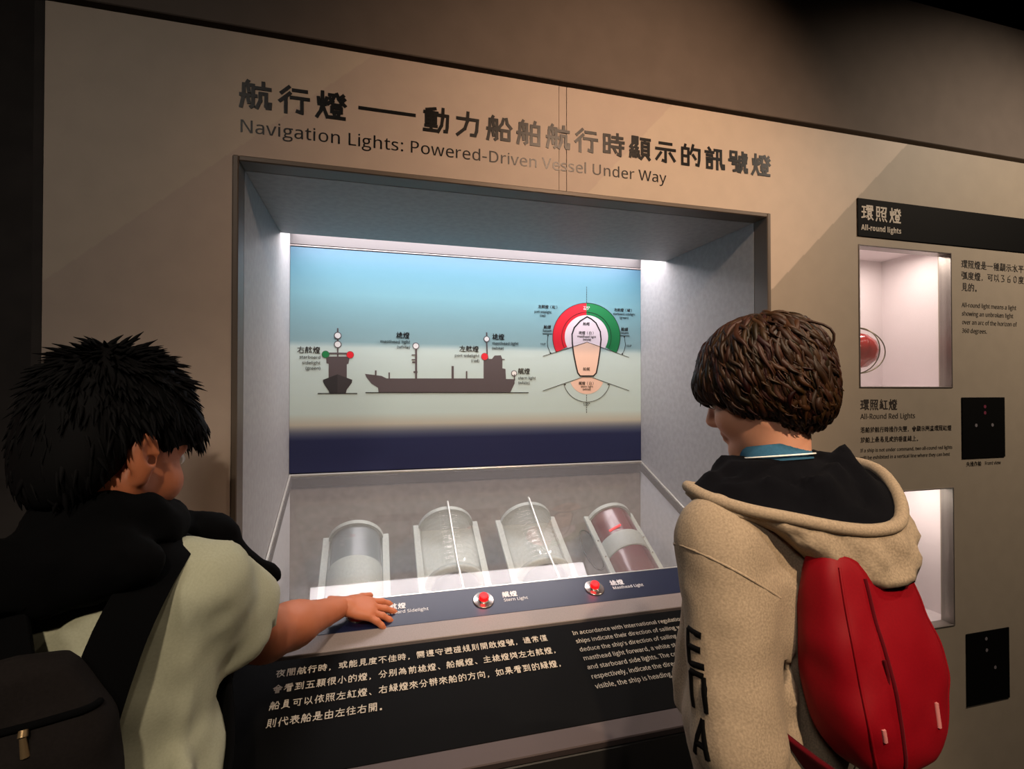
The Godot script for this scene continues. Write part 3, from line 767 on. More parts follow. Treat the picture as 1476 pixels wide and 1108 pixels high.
const LINES := [
	[0.0055, [Vector2(0.8323, 1.7158), Vector2(0.8027, 1.6978), Vector2(0.7772, 1.6706), Vector2(0.7676, 1.6440), Vector2(0.7687, 1.6073), Vector2(0.7743, 1.5655), Vector2(0.7855, 1.5131), Vector2(0.7922, 1.4896), Vector2(0.8023, 1.4776), Vector2(0.8593, 1.4780), Vector2(0.8720, 1.4903), Vector2(0.8796, 1.5249), Vector2(0.8884, 1.5783), Vector2(0.8931, 1.6264), Vector2(0.8897, 1.6582), Vector2(0.8712, 1.6923), Vector2(0.8511, 1.7075), Vector2(0.8323, 1.7158)]],
	[0.0016, [Vector2(0.6455, 1.5542), Vector2(0.8321, 1.6142), Vector2(1.0177, 1.5566)]],
	[0.0016, [Vector2(0.6454, 1.4187), Vector2(0.8108, 1.4729), Vector2(0.8507, 1.4732), Vector2(1.0173, 1.4198)]],
	[0.0016, [Vector2(0.6444, 1.6430), Vector2(0.6827, 1.6431)]],
	[0.0016, [Vector2(0.9763, 1.6447), Vector2(1.0197, 1.6449)]],
	[0.0016, [Vector2(0.6662, 1.6359), Vector2(0.6629, 1.6099), Vector2(0.6662, 1.5893), Vector2(0.6771, 1.5662)]],
	[0.0016, [Vector2(0.9971, 1.6399), Vector2(1.0023, 1.6076), Vector2(0.9969, 1.5859), Vector2(0.9880, 1.5695)]],
	[0.0016, [Vector2(0.9315, 1.4462), Vector2(0.9272, 1.4340), Vector2(0.9212, 1.4225), Vector2(0.9136, 1.4118), Vector2(0.9046, 1.4022), Vector2(0.8943, 1.3938), Vector2(0.8828, 1.3867), Vector2(0.8705, 1.3811), Vector2(0.8576, 1.3770), Vector2(0.8442, 1.3746), Vector2(0.8306, 1.3738), Vector2(0.8170, 1.3747), Vector2(0.8038, 1.3773), Vector2(0.7911, 1.3814), Vector2(0.7790, 1.3871), Vector2(0.7680, 1.3942), Vector2(0.7580, 1.4025), Vector2(0.7494, 1.4120), Vector2(0.7421, 1.4224), Vector2(0.7365, 1.4336), Vector2(0.7324, 1.4455)]],
	[0.0016, [Vector2(0.9607, 1.5740), Vector2(0.9692, 1.5915), Vector2(0.9751, 1.6098), Vector2(0.9782, 1.6286), Vector2(0.9784, 1.6476), Vector2(0.9758, 1.6663), Vector2(0.9704, 1.6845), Vector2(0.9623, 1.7016), Vector2(0.9517, 1.7175), Vector2(0.9388, 1.7317), Vector2(0.9239, 1.7441), Vector2(0.9072, 1.7543), Vector2(0.8891, 1.7623), Vector2(0.8700, 1.7678), Vector2(0.8502, 1.7708), Vector2(0.8301, 1.7713), Vector2(0.8101, 1.7692), Vector2(0.7906, 1.7646), Vector2(0.7719, 1.7576), Vector2(0.7543, 1.7484), Vector2(0.7382, 1.7372), Vector2(0.7239, 1.7241), Vector2(0.7115, 1.7093), Vector2(0.7014, 1.6933), Vector2(0.6936, 1.6763), Vector2(0.6884, 1.6585), Vector2(0.6858, 1.6403), Vector2(0.6857, 1.6221), Vector2(0.6884, 1.6040), Vector2(0.6936, 1.5866), Vector2(0.7014, 1.5700)]],
	[0.0014, [Vector2(0.9250, 1.5907), Vector2(0.9312, 1.6034), Vector2(0.9354, 1.6167), Vector2(0.9376, 1.6304), Vector2(0.9378, 1.6442), Vector2(0.9359, 1.6579), Vector2(0.9320, 1.6711), Vector2(0.9261, 1.6836), Vector2(0.9184, 1.6951), Vector2(0.9091, 1.7055), Vector2(0.8982, 1.7146), Vector2(0.8861, 1.7221), Vector2(0.8730, 1.7280), Vector2(0.8590, 1.7321), Vector2(0.8446, 1.7343), Vector2(0.8299, 1.7347), Vector2(0.8153, 1.7333), Vector2(0.8010, 1.7300), Vector2(0.7872, 1.7249), Vector2(0.7743, 1.7182), Vector2(0.7625, 1.7100), Vector2(0.7519, 1.7004), Vector2(0.7428, 1.6897), Vector2(0.7353, 1.6779), Vector2(0.7296, 1.6654), Vector2(0.7257, 1.6523), Vector2(0.7238, 1.6390), Vector2(0.7238, 1.6255), Vector2(0.7257, 1.6123), Vector2(0.7296, 1.5995), Vector2(0.7353, 1.5873)]],
	[0.0016, [Vector2(0.8307, 1.8365), Vector2(0.8307, 1.8307)]],
	[0.0016, [Vector2(0.8307, 1.8270), Vector2(0.8307, 1.8211)]],
	[0.0016, [Vector2(0.8307, 1.8174), Vector2(0.8307, 1.8116)]],
	[0.0016, [Vector2(0.8307, 1.8079), Vector2(0.8307, 1.8021)]],
	[0.0016, [Vector2(0.8307, 1.7983), Vector2(0.8307, 1.7925)]],
	[0.0016, [Vector2(0.8307, 1.7888), Vector2(0.8307, 1.7830)]],
	[0.0016, [Vector2(0.8306, 1.7793), Vector2(0.8306, 1.7734)]],
	[0.0016, [Vector2(0.8295, 1.4028), Vector2(0.8295, 1.3970)]],
	[0.0016, [Vector2(0.8295, 1.3933), Vector2(0.8295, 1.3875)]],
	[0.0016, [Vector2(0.8294, 1.3839), Vector2(0.8294, 1.3781)]],
	[0.0016, [Vector2(0.8294, 1.3744), Vector2(0.8294, 1.3686)]],
	[0.0016, [Vector2(0.8294, 1.3649), Vector2(0.8294, 1.3591)]],
	[0.0016, [Vector2(0.8294, 1.3554), Vector2(0.8294, 1.3496)]],
	[0.0016, [Vector2(0.8294, 1.3459), Vector2(0.8294, 1.3401)]],
	[0.0016, [Vector2(0.8294, 1.3364), Vector2(0.8294, 1.3306)]],
	[0.0030, [Vector2(-0.1820, 1.4092), Vector2(-0.0519, 1.4091)]],
	[0.0030, [Vector2(-0.0215, 1.4121), Vector2(0.5853, 1.4115)]],
	[0.0048, [Vector2(-0.1176, 1.6381), Vector2(-0.1172, 1.5395)]],
	[0.0058, [Vector2(-0.1589, 1.5500), Vector2(-0.0740, 1.5508)]],
	[0.0052, [Vector2(0.0124, 1.4904), Vector2(0.0124, 1.4731)]],
	[0.0050, [Vector2(0.0594, 1.4836), Vector2(0.0595, 1.4624)]],
	[0.0080, [Vector2(0.2899, 1.5085), Vector2(0.2900, 1.4629)]],
	[0.0052, [Vector2(0.3427, 1.4910), Vector2(0.3427, 1.4633)]],
	[0.0070, [Vector2(0.1551, 1.5738), Vector2(0.1554, 1.4612)]],
	[0.0040, [Vector2(0.1406, 1.5326), Vector2(0.1571, 1.5329)]],
	[0.0060, [Vector2(0.1433, 1.5234), Vector2(0.1571, 1.5236)]],
	[0.0070, [Vector2(0.1480, 1.4872), Vector2(0.1581, 1.4873)]],
	[0.0030, [Vector2(0.1405, 1.5503), Vector2(0.1543, 1.5505)]],
	[0.0048, [Vector2(0.4197, 1.6395), Vector2(0.4197, 1.6105), Vector2(0.4218, 1.5555)]],
	[0.0040, [Vector2(0.5290, 1.4811), Vector2(0.5300, 1.4595)]],
	[0.0030, [Vector2(0.4795, 1.5390), Vector2(0.4896, 1.5392)]],
]
const DISCS := [   # centre, radius, colour key
	[Vector2(-0.1175, 1.6133), 0.0128, "white"],
	[Vector2(-0.1174, 1.5822), 0.0128, "white"],
	[Vector2(-0.1575, 1.5462), 0.0130, "green"],
	[Vector2(-0.0754, 1.5463), 0.0130, "red"],
	[Vector2(0.1542, 1.5831), 0.0125, "white"],
	[Vector2(0.5280, 1.4859), 0.0118, "white"],
	[Vector2(0.4197, 1.6154), 0.0118, "white"],
	[Vector2(0.4119, 1.5486), 0.0140, "red"],
	[Vector2(0.6662, 1.6359), 0.0030, "dark"],
	[Vector2(0.6771, 1.5672), 0.0030, "dark"],
	[Vector2(0.9971, 1.6399), 0.0030, "dark"],
	[Vector2(0.9880, 1.5695), 0.0030, "dark"],
	[Vector2(0.7378, 1.4437), 0.0030, "dark"],
	[Vector2(0.9247, 1.4443), 0.0030, "dark"],
]
const CAPTIONS := [   # words, centre, width, height
	["左舷燈（紅）", Vector2(0.6693, 1.7490), 0.0876, 0.0165],
	["port sidelight", Vector2(0.6449, 1.7272), 0.0702, 0.0113],
	["(red)", Vector2(0.6450, 1.7128), 0.0228, 0.0114],
	["船橫", Vector2(0.6641, 1.6695), 0.0306, 0.0165],
	["beam", Vector2(0.6636, 1.6539), 0.0361, 0.0103],
	["112.5°", Vector2(0.6455, 1.6007), 0.0217, 0.0093],
	["右舷燈（綠）", Vector2(0.9955, 1.7496), 0.0875, 0.0172],
	["starboard sidelight", Vector2(0.9967, 1.7318), 0.0994, 0.0107],
	["(green)", Vector2(0.9958, 1.7172), 0.0387, 0.0108],
	["船橫", Vector2(0.9990, 1.6708), 0.0322, 0.0162],
	["beam", Vector2(0.9977, 1.6551), 0.0345, 0.0108],
	["112.5°", Vector2(1.0173, 1.6026), 0.0239, 0.0097],
	["225°", Vector2(0.8303, 1.7491), 0.0268, 0.0148],
	["船艏", Vector2(0.8297, 1.6871), 0.0302, 0.0148],
	["桅燈（白）", Vector2(0.8320, 1.6512), 0.0725, 0.0169],
	["masthead light", Vector2(0.8303, 1.6353), 0.0804, 0.0095],
	["(white)", Vector2(0.8316, 1.6231), 0.0342, 0.0095],
	["船艉", Vector2(0.8294, 1.5058), 0.0302, 0.0148],
	["艉燈（白）", Vector2(0.8317, 1.4488), 0.0724, 0.0168],
	["stern light", Vector2(0.8313, 1.4345), 0.0524, 0.0095],
	["(white)", Vector2(0.8301, 1.4234), 0.0342, 0.0095],
	["135°", Vector2(0.8292, 1.3633), 0.0279, 0.0137],
	["右舷燈", Vector2(-0.2124, 1.5608), 0.0762, 0.0240],
	["starboard", Vector2(-0.2086, 1.5344), 0.0677, 0.0117],
	["sidelight", Vector2(-0.2043, 1.5150), 0.0593, 0.0117],
	["(green)", Vector2(-0.1987, 1.4962), 0.0483, 0.0117],
	["桅燈", Vector2(0.1080, 1.6212), 0.0489, 0.0240],
	["masthead light", Vector2(0.0804, 1.5959), 0.1055, 0.0116],
	["(white)", Vector2(0.1102, 1.5769), 0.0459, 0.0117],
	["桅燈", Vector2(0.4656, 1.6256), 0.0489, 0.0236],
	["masthead light", Vector2(0.4931, 1.5995), 0.1039, 0.0121],
	["(white)", Vector2(0.4637, 1.5800), 0.0450, 0.0121],
	["左舷燈", Vector2(0.3524, 1.5768), 0.0753, 0.0237],
	["port sidelight", Vector2(0.3442, 1.5497), 0.0928, 0.0118],
	["(red)", Vector2(0.3755, 1.5312), 0.0303, 0.0119],
	["艉燈", Vector2(0.5682, 1.4947), 0.0493, 0.0244],
	["stern light", Vector2(0.5801, 1.4671), 0.0702, 0.0122],
	["(white)", Vector2(0.5679, 1.4486), 0.0456, 0.0122],
]


# ------------------------------------------------------------------ the niche
func make_niche() -> void:
	var o := thing("display_niche", "deep grey display niche with a lit top slot in the tan wall", "niche")
	var m := MB.new()
	m.span(Vector3(NICHE_X0 - 0.012, 0.0, WALL - 0.05), Vector3(NICHE_X0, HOOD_Y + 0.012, WALL + 0.004), 0.002)
	put(o, "frame", m.done(), M.frame_bronze)
	m = MB.new()
	m.span(Vector3(NICHE_X1, 0.0, WALL - 0.05), Vector3(NICHE_X1 + 0.012, HOOD_Y + 0.012, WALL + 0.004), 0.002)
	put(o, "frame", m.done(), M.frame_bronze)
	m = MB.new()
	m.span(Vector3(NICHE_X0, HOOD_Y, WALL - 0.05), Vector3(NICHE_X1, HOOD_Y + 0.012, WALL + 0.004), 0.002)
	put(o, "frame", m.done(), M.frame_bronze)
	put(o, "side_panel", one_box(Vector3(NICHE_X0 - 0.02, 0.55, NICHE_BACK - 0.03), Vector3(NICHE_X0, 2.06, WALL - 0.0505)), M.niche_grey)
	put(o, "side_panel", one_box(Vector3(NICHE_X1, 0.55, NICHE_BACK - 0.03), Vector3(NICHE_X1 + 0.02, 2.06, WALL - 0.0505)), M.niche_grey)
	m = MB.new()
	m.span(Vector3(NICHE_X0, HOOD_Y, -1.715), Vector3(NICHE_X1, HOOD_Y + 0.018, WALL - 0.0505), 0.0015)
	put(o, "hood", m.done(), M.niche_grey)
	put(o, "slot_front", one_box(Vector3(NICHE_X0, HOOD_Y + 0.018, -1.715), Vector3(NICHE_X1, 2.06, -1.70)), M.white_board)
	put(o, "slot_top", one_box(Vector3(NICHE_X0, 1.990, -1.93), Vector3(NICHE_X1, 2.06, -1.715)), M.white_board)
	put(o, "back_board", one_box(Vector3(NICHE_X0, 1.9275, NICHE_BACK - 0.02), Vector3(NICHE_X1, 1.990, NICHE_BACK + 0.001)), M.back_strip)
	put(o, "back_groove", one_box(Vector3(NICHE_X0, 1.910, NICHE_BACK - 0.05), Vector3(NICHE_X1, 1.932, NICHE_BACK - 0.035)), M.back_strip)
	m = MB.new()
	m.span(Vector3(NICHE_X0, 1.9205, NICHE_BACK - 0.006), Vector3(NICHE_X1, 1.9245, NICHE_BACK + 0.002), 0.0008)
	put(o, "back_bead", m.done(), M.brushed)
	m = MB.new()
	m.span(Vector3(NICHE_X0 + 0.006, 1.972, -1.899), Vector3(NICHE_X1 - 0.006, 1.988, -1.718), 0.003)
	put(o, "lamp_diffuser", m.done(), glow(Color(1.0, 0.95, 0.96), 1.5))
	var l := AreaLight3D.new()
	l.name = "slot_light"
	l.area_size = Vector2(1.33, 0.178)
	l.light_color = Color(1.0, 0.96, 0.97)
	l.light_energy = 1.1
	l.area_range = 8.0
	l.area_attenuation = 2.0
	l.shadow_enabled = true
	l.transform = Transform3D(Basis(Vector3.RIGHT, -PI / 2), Vector3((NICHE_X0 + NICHE_X1) / 2.0, 1.969, -1.809))
	o.add_child(l)


func make_graphic_panel() -> void:
	var o := thing("graphic_panel", "printed panel of ship silhouettes on pale blue sky above navy water", "poster", Vector3(0.399, 1.1345, NICHE_BACK))
	var base := -o.position
	var g := Gradient.new()
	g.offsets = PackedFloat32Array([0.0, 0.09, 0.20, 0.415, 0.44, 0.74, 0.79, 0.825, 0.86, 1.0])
	g.colors = PackedColorArray([Color(0.165, 0.32, 0.40), Color(0.26, 0.44, 0.50), Color(0.41, 0.59, 0.63), Color(0.575, 0.71, 0.72), Color(0.74, 0.83, 0.82), Color(0.76, 0.85, 0.83), Color(0.74, 0.74, 0.68), Color(0.36, 0.39, 0.46), Color(0.105, 0.145, 0.31), Color(0.10, 0.135, 0.30)])  # top stops darkened to offset the strong slot light there
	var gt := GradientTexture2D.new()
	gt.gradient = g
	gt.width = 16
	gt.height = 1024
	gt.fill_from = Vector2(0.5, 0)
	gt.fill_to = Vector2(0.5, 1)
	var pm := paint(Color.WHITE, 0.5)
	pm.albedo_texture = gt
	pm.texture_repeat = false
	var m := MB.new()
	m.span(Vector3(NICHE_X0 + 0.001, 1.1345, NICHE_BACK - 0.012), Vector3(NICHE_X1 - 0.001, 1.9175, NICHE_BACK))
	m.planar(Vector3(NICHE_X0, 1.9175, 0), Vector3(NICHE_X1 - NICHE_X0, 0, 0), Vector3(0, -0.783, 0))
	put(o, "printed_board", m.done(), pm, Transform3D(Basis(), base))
	var flat := func(z: float) -> Transform3D: return Transform3D(Basis(), base + Vector3(0, 0, NICHE_BACK + z))
	for s in [["pale_sector", "print_pale", 0.0], ["boat_fill", "print_peach", 0.0001], ["stern_fill", "print_peach", 0.0], ["red_arc", "print_red", 0.0001], ["green_arc", "print_green", 0.0001], ["bow_house", "ship_grey", 0.0], ["bow_port", "ship_dark", 0.0002], ["bow_starboard", "ship_mid", 0.0002], ["hull", "ship_grey", 0.0]]:
		m = MB.new()
		m.prism(PackedVector2Array(SHAPES[s[0]]), 0.0005, flat.call(s[2]))
		put(o, "printed_" + s[0], m.done(), M[s[1]])
	m = MB.new()
	for i in LINES.size():
		var target := m
		if i >= LINES.size() - 14:
			target = MB.new()
		var p: Array = LINES[i][1]
		for k in p.size() - 1:
			target.bar(p[k], p[k + 1], LINES[i][0], 0.0009 + (k % 3) * 0.00003 + (i % 5) * 0.0001, flat.call(0.0), 0.3)
		if target != m:
			put(o, "printed_mast", target.done(), M.ship_grey)
	put(o, "printed_diagram_lines", m.done(), M.print_line)
	for d in DISCS:
		m = MB.new()
		m.disc(d[0], d[1], 0.0010, flat.call(0.0))
		if d[2] == "dark":
			put(o, "printed_arrow_head", m.done(), M.print_line)
			continue
		var rim := put(o, "printed_lamp_mark", m.done(), M.ship_grey)
		m = MB.new()
		m.disc(d[0], d[1] - (0.0028 if d[2] == "white" else 0.0012), 0.0013, flat.call(0.0))
		put(rim, "lamp_mark_fill", m.done(), M["print_" + d[2]])
	for c in CAPTIONS:
		var words: String = c[0]
		var at: Vector2 = c[1]
		var ink: Material = M.print_white if words == "225°" else M.print_line
		if is_latin(words):
			latin(o, "printed_caption", words, Transform3D(Basis(), base + Vector3(at.x, at.y - c[3] * 0.32, NICHE_BACK + 0.0006)), c[3] * 1.25, ink, c[2], HORIZONTAL_ALIGNMENT_CENTER)
		else:
			m = MB.new()
			var n := words.length()
			var pitch: float = c[2] / n
			var em := minf(pitch * 0.95, c[3] * 1.05)
			ink_line(m, words, Vector2(at.x - c[2] / 2.0, at.y + em / 2.0), em, pitch, 0.085, 0.0008, flat.call(0.0))
			put(o, "printed_caption", m.done(), ink)


# ------------------------------------------------------------------ the sloping desk
const STRIP_Z0 := -1.338
const STRIP_Z1 := -1.250
const BAND_Z1 := -1.205
const BOARD_Z1 := -0.967


func slab(x0: float, x1: float, z0: float, z1: float, top: float, thick: float, bevel := 0.0) -> ArrayMesh:
	# a slab lying in the slope of the desk between two depths; top: how far its face stands proud
	var k := sqrt(1.0 + DESK_SLOPE * DESK_SLOPE)
	var t := desk_frame((x0 + x1) / 2.0, (z0 + z1) / 2.0, top - thick / 2.0)
	var m := MB.new()
	m.box(Vector3(x1 - x0, (z1 - z0) * k, thick), t, bevel)
	return m.done()


func make_desk() -> void:
	var o := thing("display_desk", "sloping display desk with a glass lid, navy button strip and black text board", "display case")
	var x0 := NICHE_X0
	var x1 := NICHE_X1
	# the well under the glass
	put(o, "well_back", one_box(Vector3(x0, 0.60, NICHE_BACK - 0.02), Vector3(x1, 1.122, NICHE_BACK)), M.case_inside)
	put(o, "well_floor", one_box(Vector3(x0, 0.58, NICHE_BACK), Vector3(x1, 0.60, -1.33)), M.case_inside)
	put(o, "well_front", one_box(Vector3(x0, 0.58, -1.33), Vector3(x1, 0.865, -1.315)), M.case_inside)
	put(o, "glass_lid", slab(x0 + 0.003, x1 - 0.003, NICHE_BACK + 0.006, STRIP_Z0, -0.001, 0.0004), M.cover_glass)
	put(o, "lightened_liner", one_box(Vector3(x0 + 0.0005, 0.60, NICHE_BACK), Vector3(x0 + 0.004, desk_y(STRIP_Z0) - 0.01, -1.33)), M.lightened_liner)  # added liners that carry the reflected brightness in their colour
	put(o, "lightened_liner", one_box(Vector3(x1 - 0.004, 0.60, NICHE_BACK), Vector3(x1 - 0.0005, desk_y(STRIP_Z0) - 0.01, -1.33)), M.lightened_liner)
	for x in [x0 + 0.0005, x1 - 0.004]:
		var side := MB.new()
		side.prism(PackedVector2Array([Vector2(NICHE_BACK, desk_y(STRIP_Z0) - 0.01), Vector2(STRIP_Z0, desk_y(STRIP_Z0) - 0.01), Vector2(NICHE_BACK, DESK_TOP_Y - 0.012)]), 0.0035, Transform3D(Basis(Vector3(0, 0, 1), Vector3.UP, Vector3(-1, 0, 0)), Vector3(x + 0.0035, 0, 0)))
		put(o, "lightened_liner", side.done(), M.lightened_liner)
	put(o, "gasket", one_box(Vector3(x0 + 0.004, 1.085, NICHE_BACK), Vector3(x1 - 0.004, 1.118, NICHE_BACK + 0.010), 0.001), M.gasket)
	put(o, "gasket", slab(x0 + 0.004, x0 + 0.010, NICHE_BACK + 0.012, STRIP_Z0, -0.004, 0.026), M.gasket)
	put(o, "gasket", slab(x1 - 0.010, x1 - 0.004, NICHE_BACK + 0.012, STRIP_Z0, -0.004, 0.026), M.gasket)
	put(o, "lid_edge", slab(x0 + 0.001, x0 + 0.007, NICHE_BACK + 0.004, STRIP_Z0, 0.004, 0.007, 0.001), M.rod)
	put(o, "lid_edge", slab(x1 - 0.007, x1 - 0.001, NICHE_BACK + 0.004, STRIP_Z0, 0.004, 0.007, 0.001), M.rod)
	put(o, "lid_edge", slab(x0 + 0.001, x1 - 0.001, NICHE_BACK + 0.002, NICHE_BACK + 0.010, 0.005, 0.008, 0.001), M.rod)
	# the front
	put(o, "lid_front_edge", slab(x0, x1, STRIP_Z0 - 0.003, STRIP_Z0, 0.0005, 0.008), M.rod)
	var strip := put(o, "button_strip", slab(x0, x1, STRIP_Z0, STRIP_Z1, 0.0, 0.010, 0.001), M.navy_strip)
	put(o, "edge_band", slab(x0, x1, STRIP_Z1, BAND_Z1, 0.001, 0.016, 0.0015), M.brushed)
	put(o, "band_groove", slab(x0, x1, BAND_Z1 - 0.002, BAND_Z1 + 0.008, -0.014, 0.006), M.brushed)
	var text_board := put(o, "text_board", slab(x0, x1, BAND_Z1 + 0.007, BOARD_Z1, 0.0, 0.012, 0.001), M.text_board)
	put(o, "lower_frame", slab(x0, x1, BOARD_Z1, DESK_FRONT, 0.001, 0.02, 0.002), M.desk_frame)
	var front_y := desk_y(DESK_FRONT) - 0.02
	put(o, "front_panel", one_box(Vector3(x0, 0.10, DESK_FRONT - 0.03), Vector3(x1, front_y, DESK_FRONT - 0.008), 0.002), M.plinth)
	put(o, "kick_board", one_box(Vector3(x0 + 0.02, 0.0, DESK_FRONT - 0.08), Vector3(x1 - 0.02, 0.10, DESK_FRONT - 0.05)), M.plinth)
	for x in [x0, x1 - 0.018]:
		var m := MB.new()
		var t := Transform3D(Basis(Vector3(0, 0, 1), Vector3.UP, Vector3(-1, 0, 0)), Vector3(x + 0.018, 0, 0))
		m.prism(PackedVector2Array([Vector2(WALL, 0.0), Vector2(DESK_FRONT - 0.012, 0.0), Vector2(DESK_FRONT - 0.012, front_y), Vector2(WALL, desk_y(WALL) - 0.016)]), 0.018, t)
		put(o, "end_panel", m.done(), M.plinth)
	# push buttons
	for x in [-0.031, 0.278, 0.587]:
		var t := desk_frame(x, -1.296)
		t.basis = t.basis * Basis(Vector3.RIGHT, PI / 2)
		var m := MB.new()
		m.lathe([Vector2(0.0275, -0.001), Vector2(0.0275, 0.002), Vector2(0.0255, 0.0035), Vector2(0.014, 0.0035), Vector2(0.0138, 0.006), Vector2(0.0125, 0.0065)], t, 32)
		var bezel := put(o, "push_button", m.done(), M.chrome)
		m = MB.new()
		m.lathe([Vector2(0.0122, 0.004), Vector2(0.0122, 0.0155), Vector2(0.0108, 0.0175), Vector2(0.006, 0.0172), Vector2(0.0005, 0.0168)], t, 28)
		put(bezel, "lamp_button_cap", m.done(), M.button_red, Transform3D(), "glowing red push cap")
		var l := OmniLight3D.new()
		l.name = "button_light"
		l.position = t * Vector3(0, 0.024, 0)
		l.light_color = Color(1.0, 0.08, 0.1)
		l.light_energy = 0.0012
		l.light_size = 0.01
		l.omni_range = 6.0
		l.omni_attenuation = 2.0
		l.shadow_enabled = true
		o.add_child(l, true)
	for s in [["右舷燈", "Starboard Sidelight", -0.031], ["艉燈", "Stern Light", 0.278], ["桅燈", "Masthead Light", 0.587]]:
		var m := MB.new()
		var t := desk_frame(s[2] + 0.052, -1.300, 0.0002)
		ink_line(m, s[0], Vector2(0, 0.017), 0.0195, 0.021, 0.11, 0.0006, t)
		put(strip, "lettering", m.done(), M.white_ink)
		latin(strip, "lettering", s[1], desk_frame(s[2] + 0.052, -1.285, 0.0002), 0.0135, M.white_ink)
	# the long text
	var chinese := ["夜間航行時，或能見度不佳時，需遵守避碰規則開啟燈號，通常僅", "會看到五顆很小的燈，分別為前桅燈、船艉燈、主桅燈與左右舷燈，", "船員可以依照左紅燈、右綠燈來分辨來船的方向，如果看到的綠燈，", "則代表船是由左往右開。"]
	for k in chinese.size():
		var m := MB.new()
		ink_line(m, chinese[k], Vector2(0, 0.0095), 0.0185, 0.0207, 0.085, 0.0006, desk_frame(-0.192, -1.168 + k * 0.0335, 0.0002))
		put(text_board, "lettering", m.done(), M.cream_ink)
	var english := ["In accordance with international regulations,", "ships indicate their direction of sailing with", "deduce the ship's direction of sailing. The", "masthead light forward, a white stern light", "and starboard side lights. The colors,", "respectively, indicate the direction", "visible, the ship is heading from"]
	for k in english.size():
		latin(text_board, "lettering", english[k], desk_frame(0.472, -1.1655 + k * 0.0222, 0.0002), 0.0158, M.cream_ink)


# ------------------------------------------------------------------ ships' lamps under the glass
func make_lamps() -> void:
	var back := Vector3(0, 0.52, -0.854).normalized()
	var out := Vector3(0, 0.854, 0.52).normalized()
	var tilt := Basis(Vector3.RIGHT, back, out)
	for s in [
		["grey", Vector3(-0.048, 0.926, -1.752), 0.082, 0.23, "reclining ship lamp with a plain grey lens under the glass lid"],
		["clear", Vector3(0.246, 0.944, -1.763), 0.090, 0.22, "reclining ship lamp with clear ribbed lens between two flat fins"],
		["clear", Vector3(0.533, 0.942, -1.764), 0.090, 0.22, "reclining clear ribbed ship lamp beside the red lamp, with a guard rod"],
		["red", Vector3(0.848, 0.932, -1.741), 0.082, 0.30, "reclining white ship lamp with two dark red windows"],
	]:
		ship_lamp(s[0], Transform3D(tilt, s[1]), s[2], s[3], s[4])


func half(m: MB, profile: Array, sides := 28) -> void:
	m.lathe(profile, Transform3D(), sides, 0.0, PI)


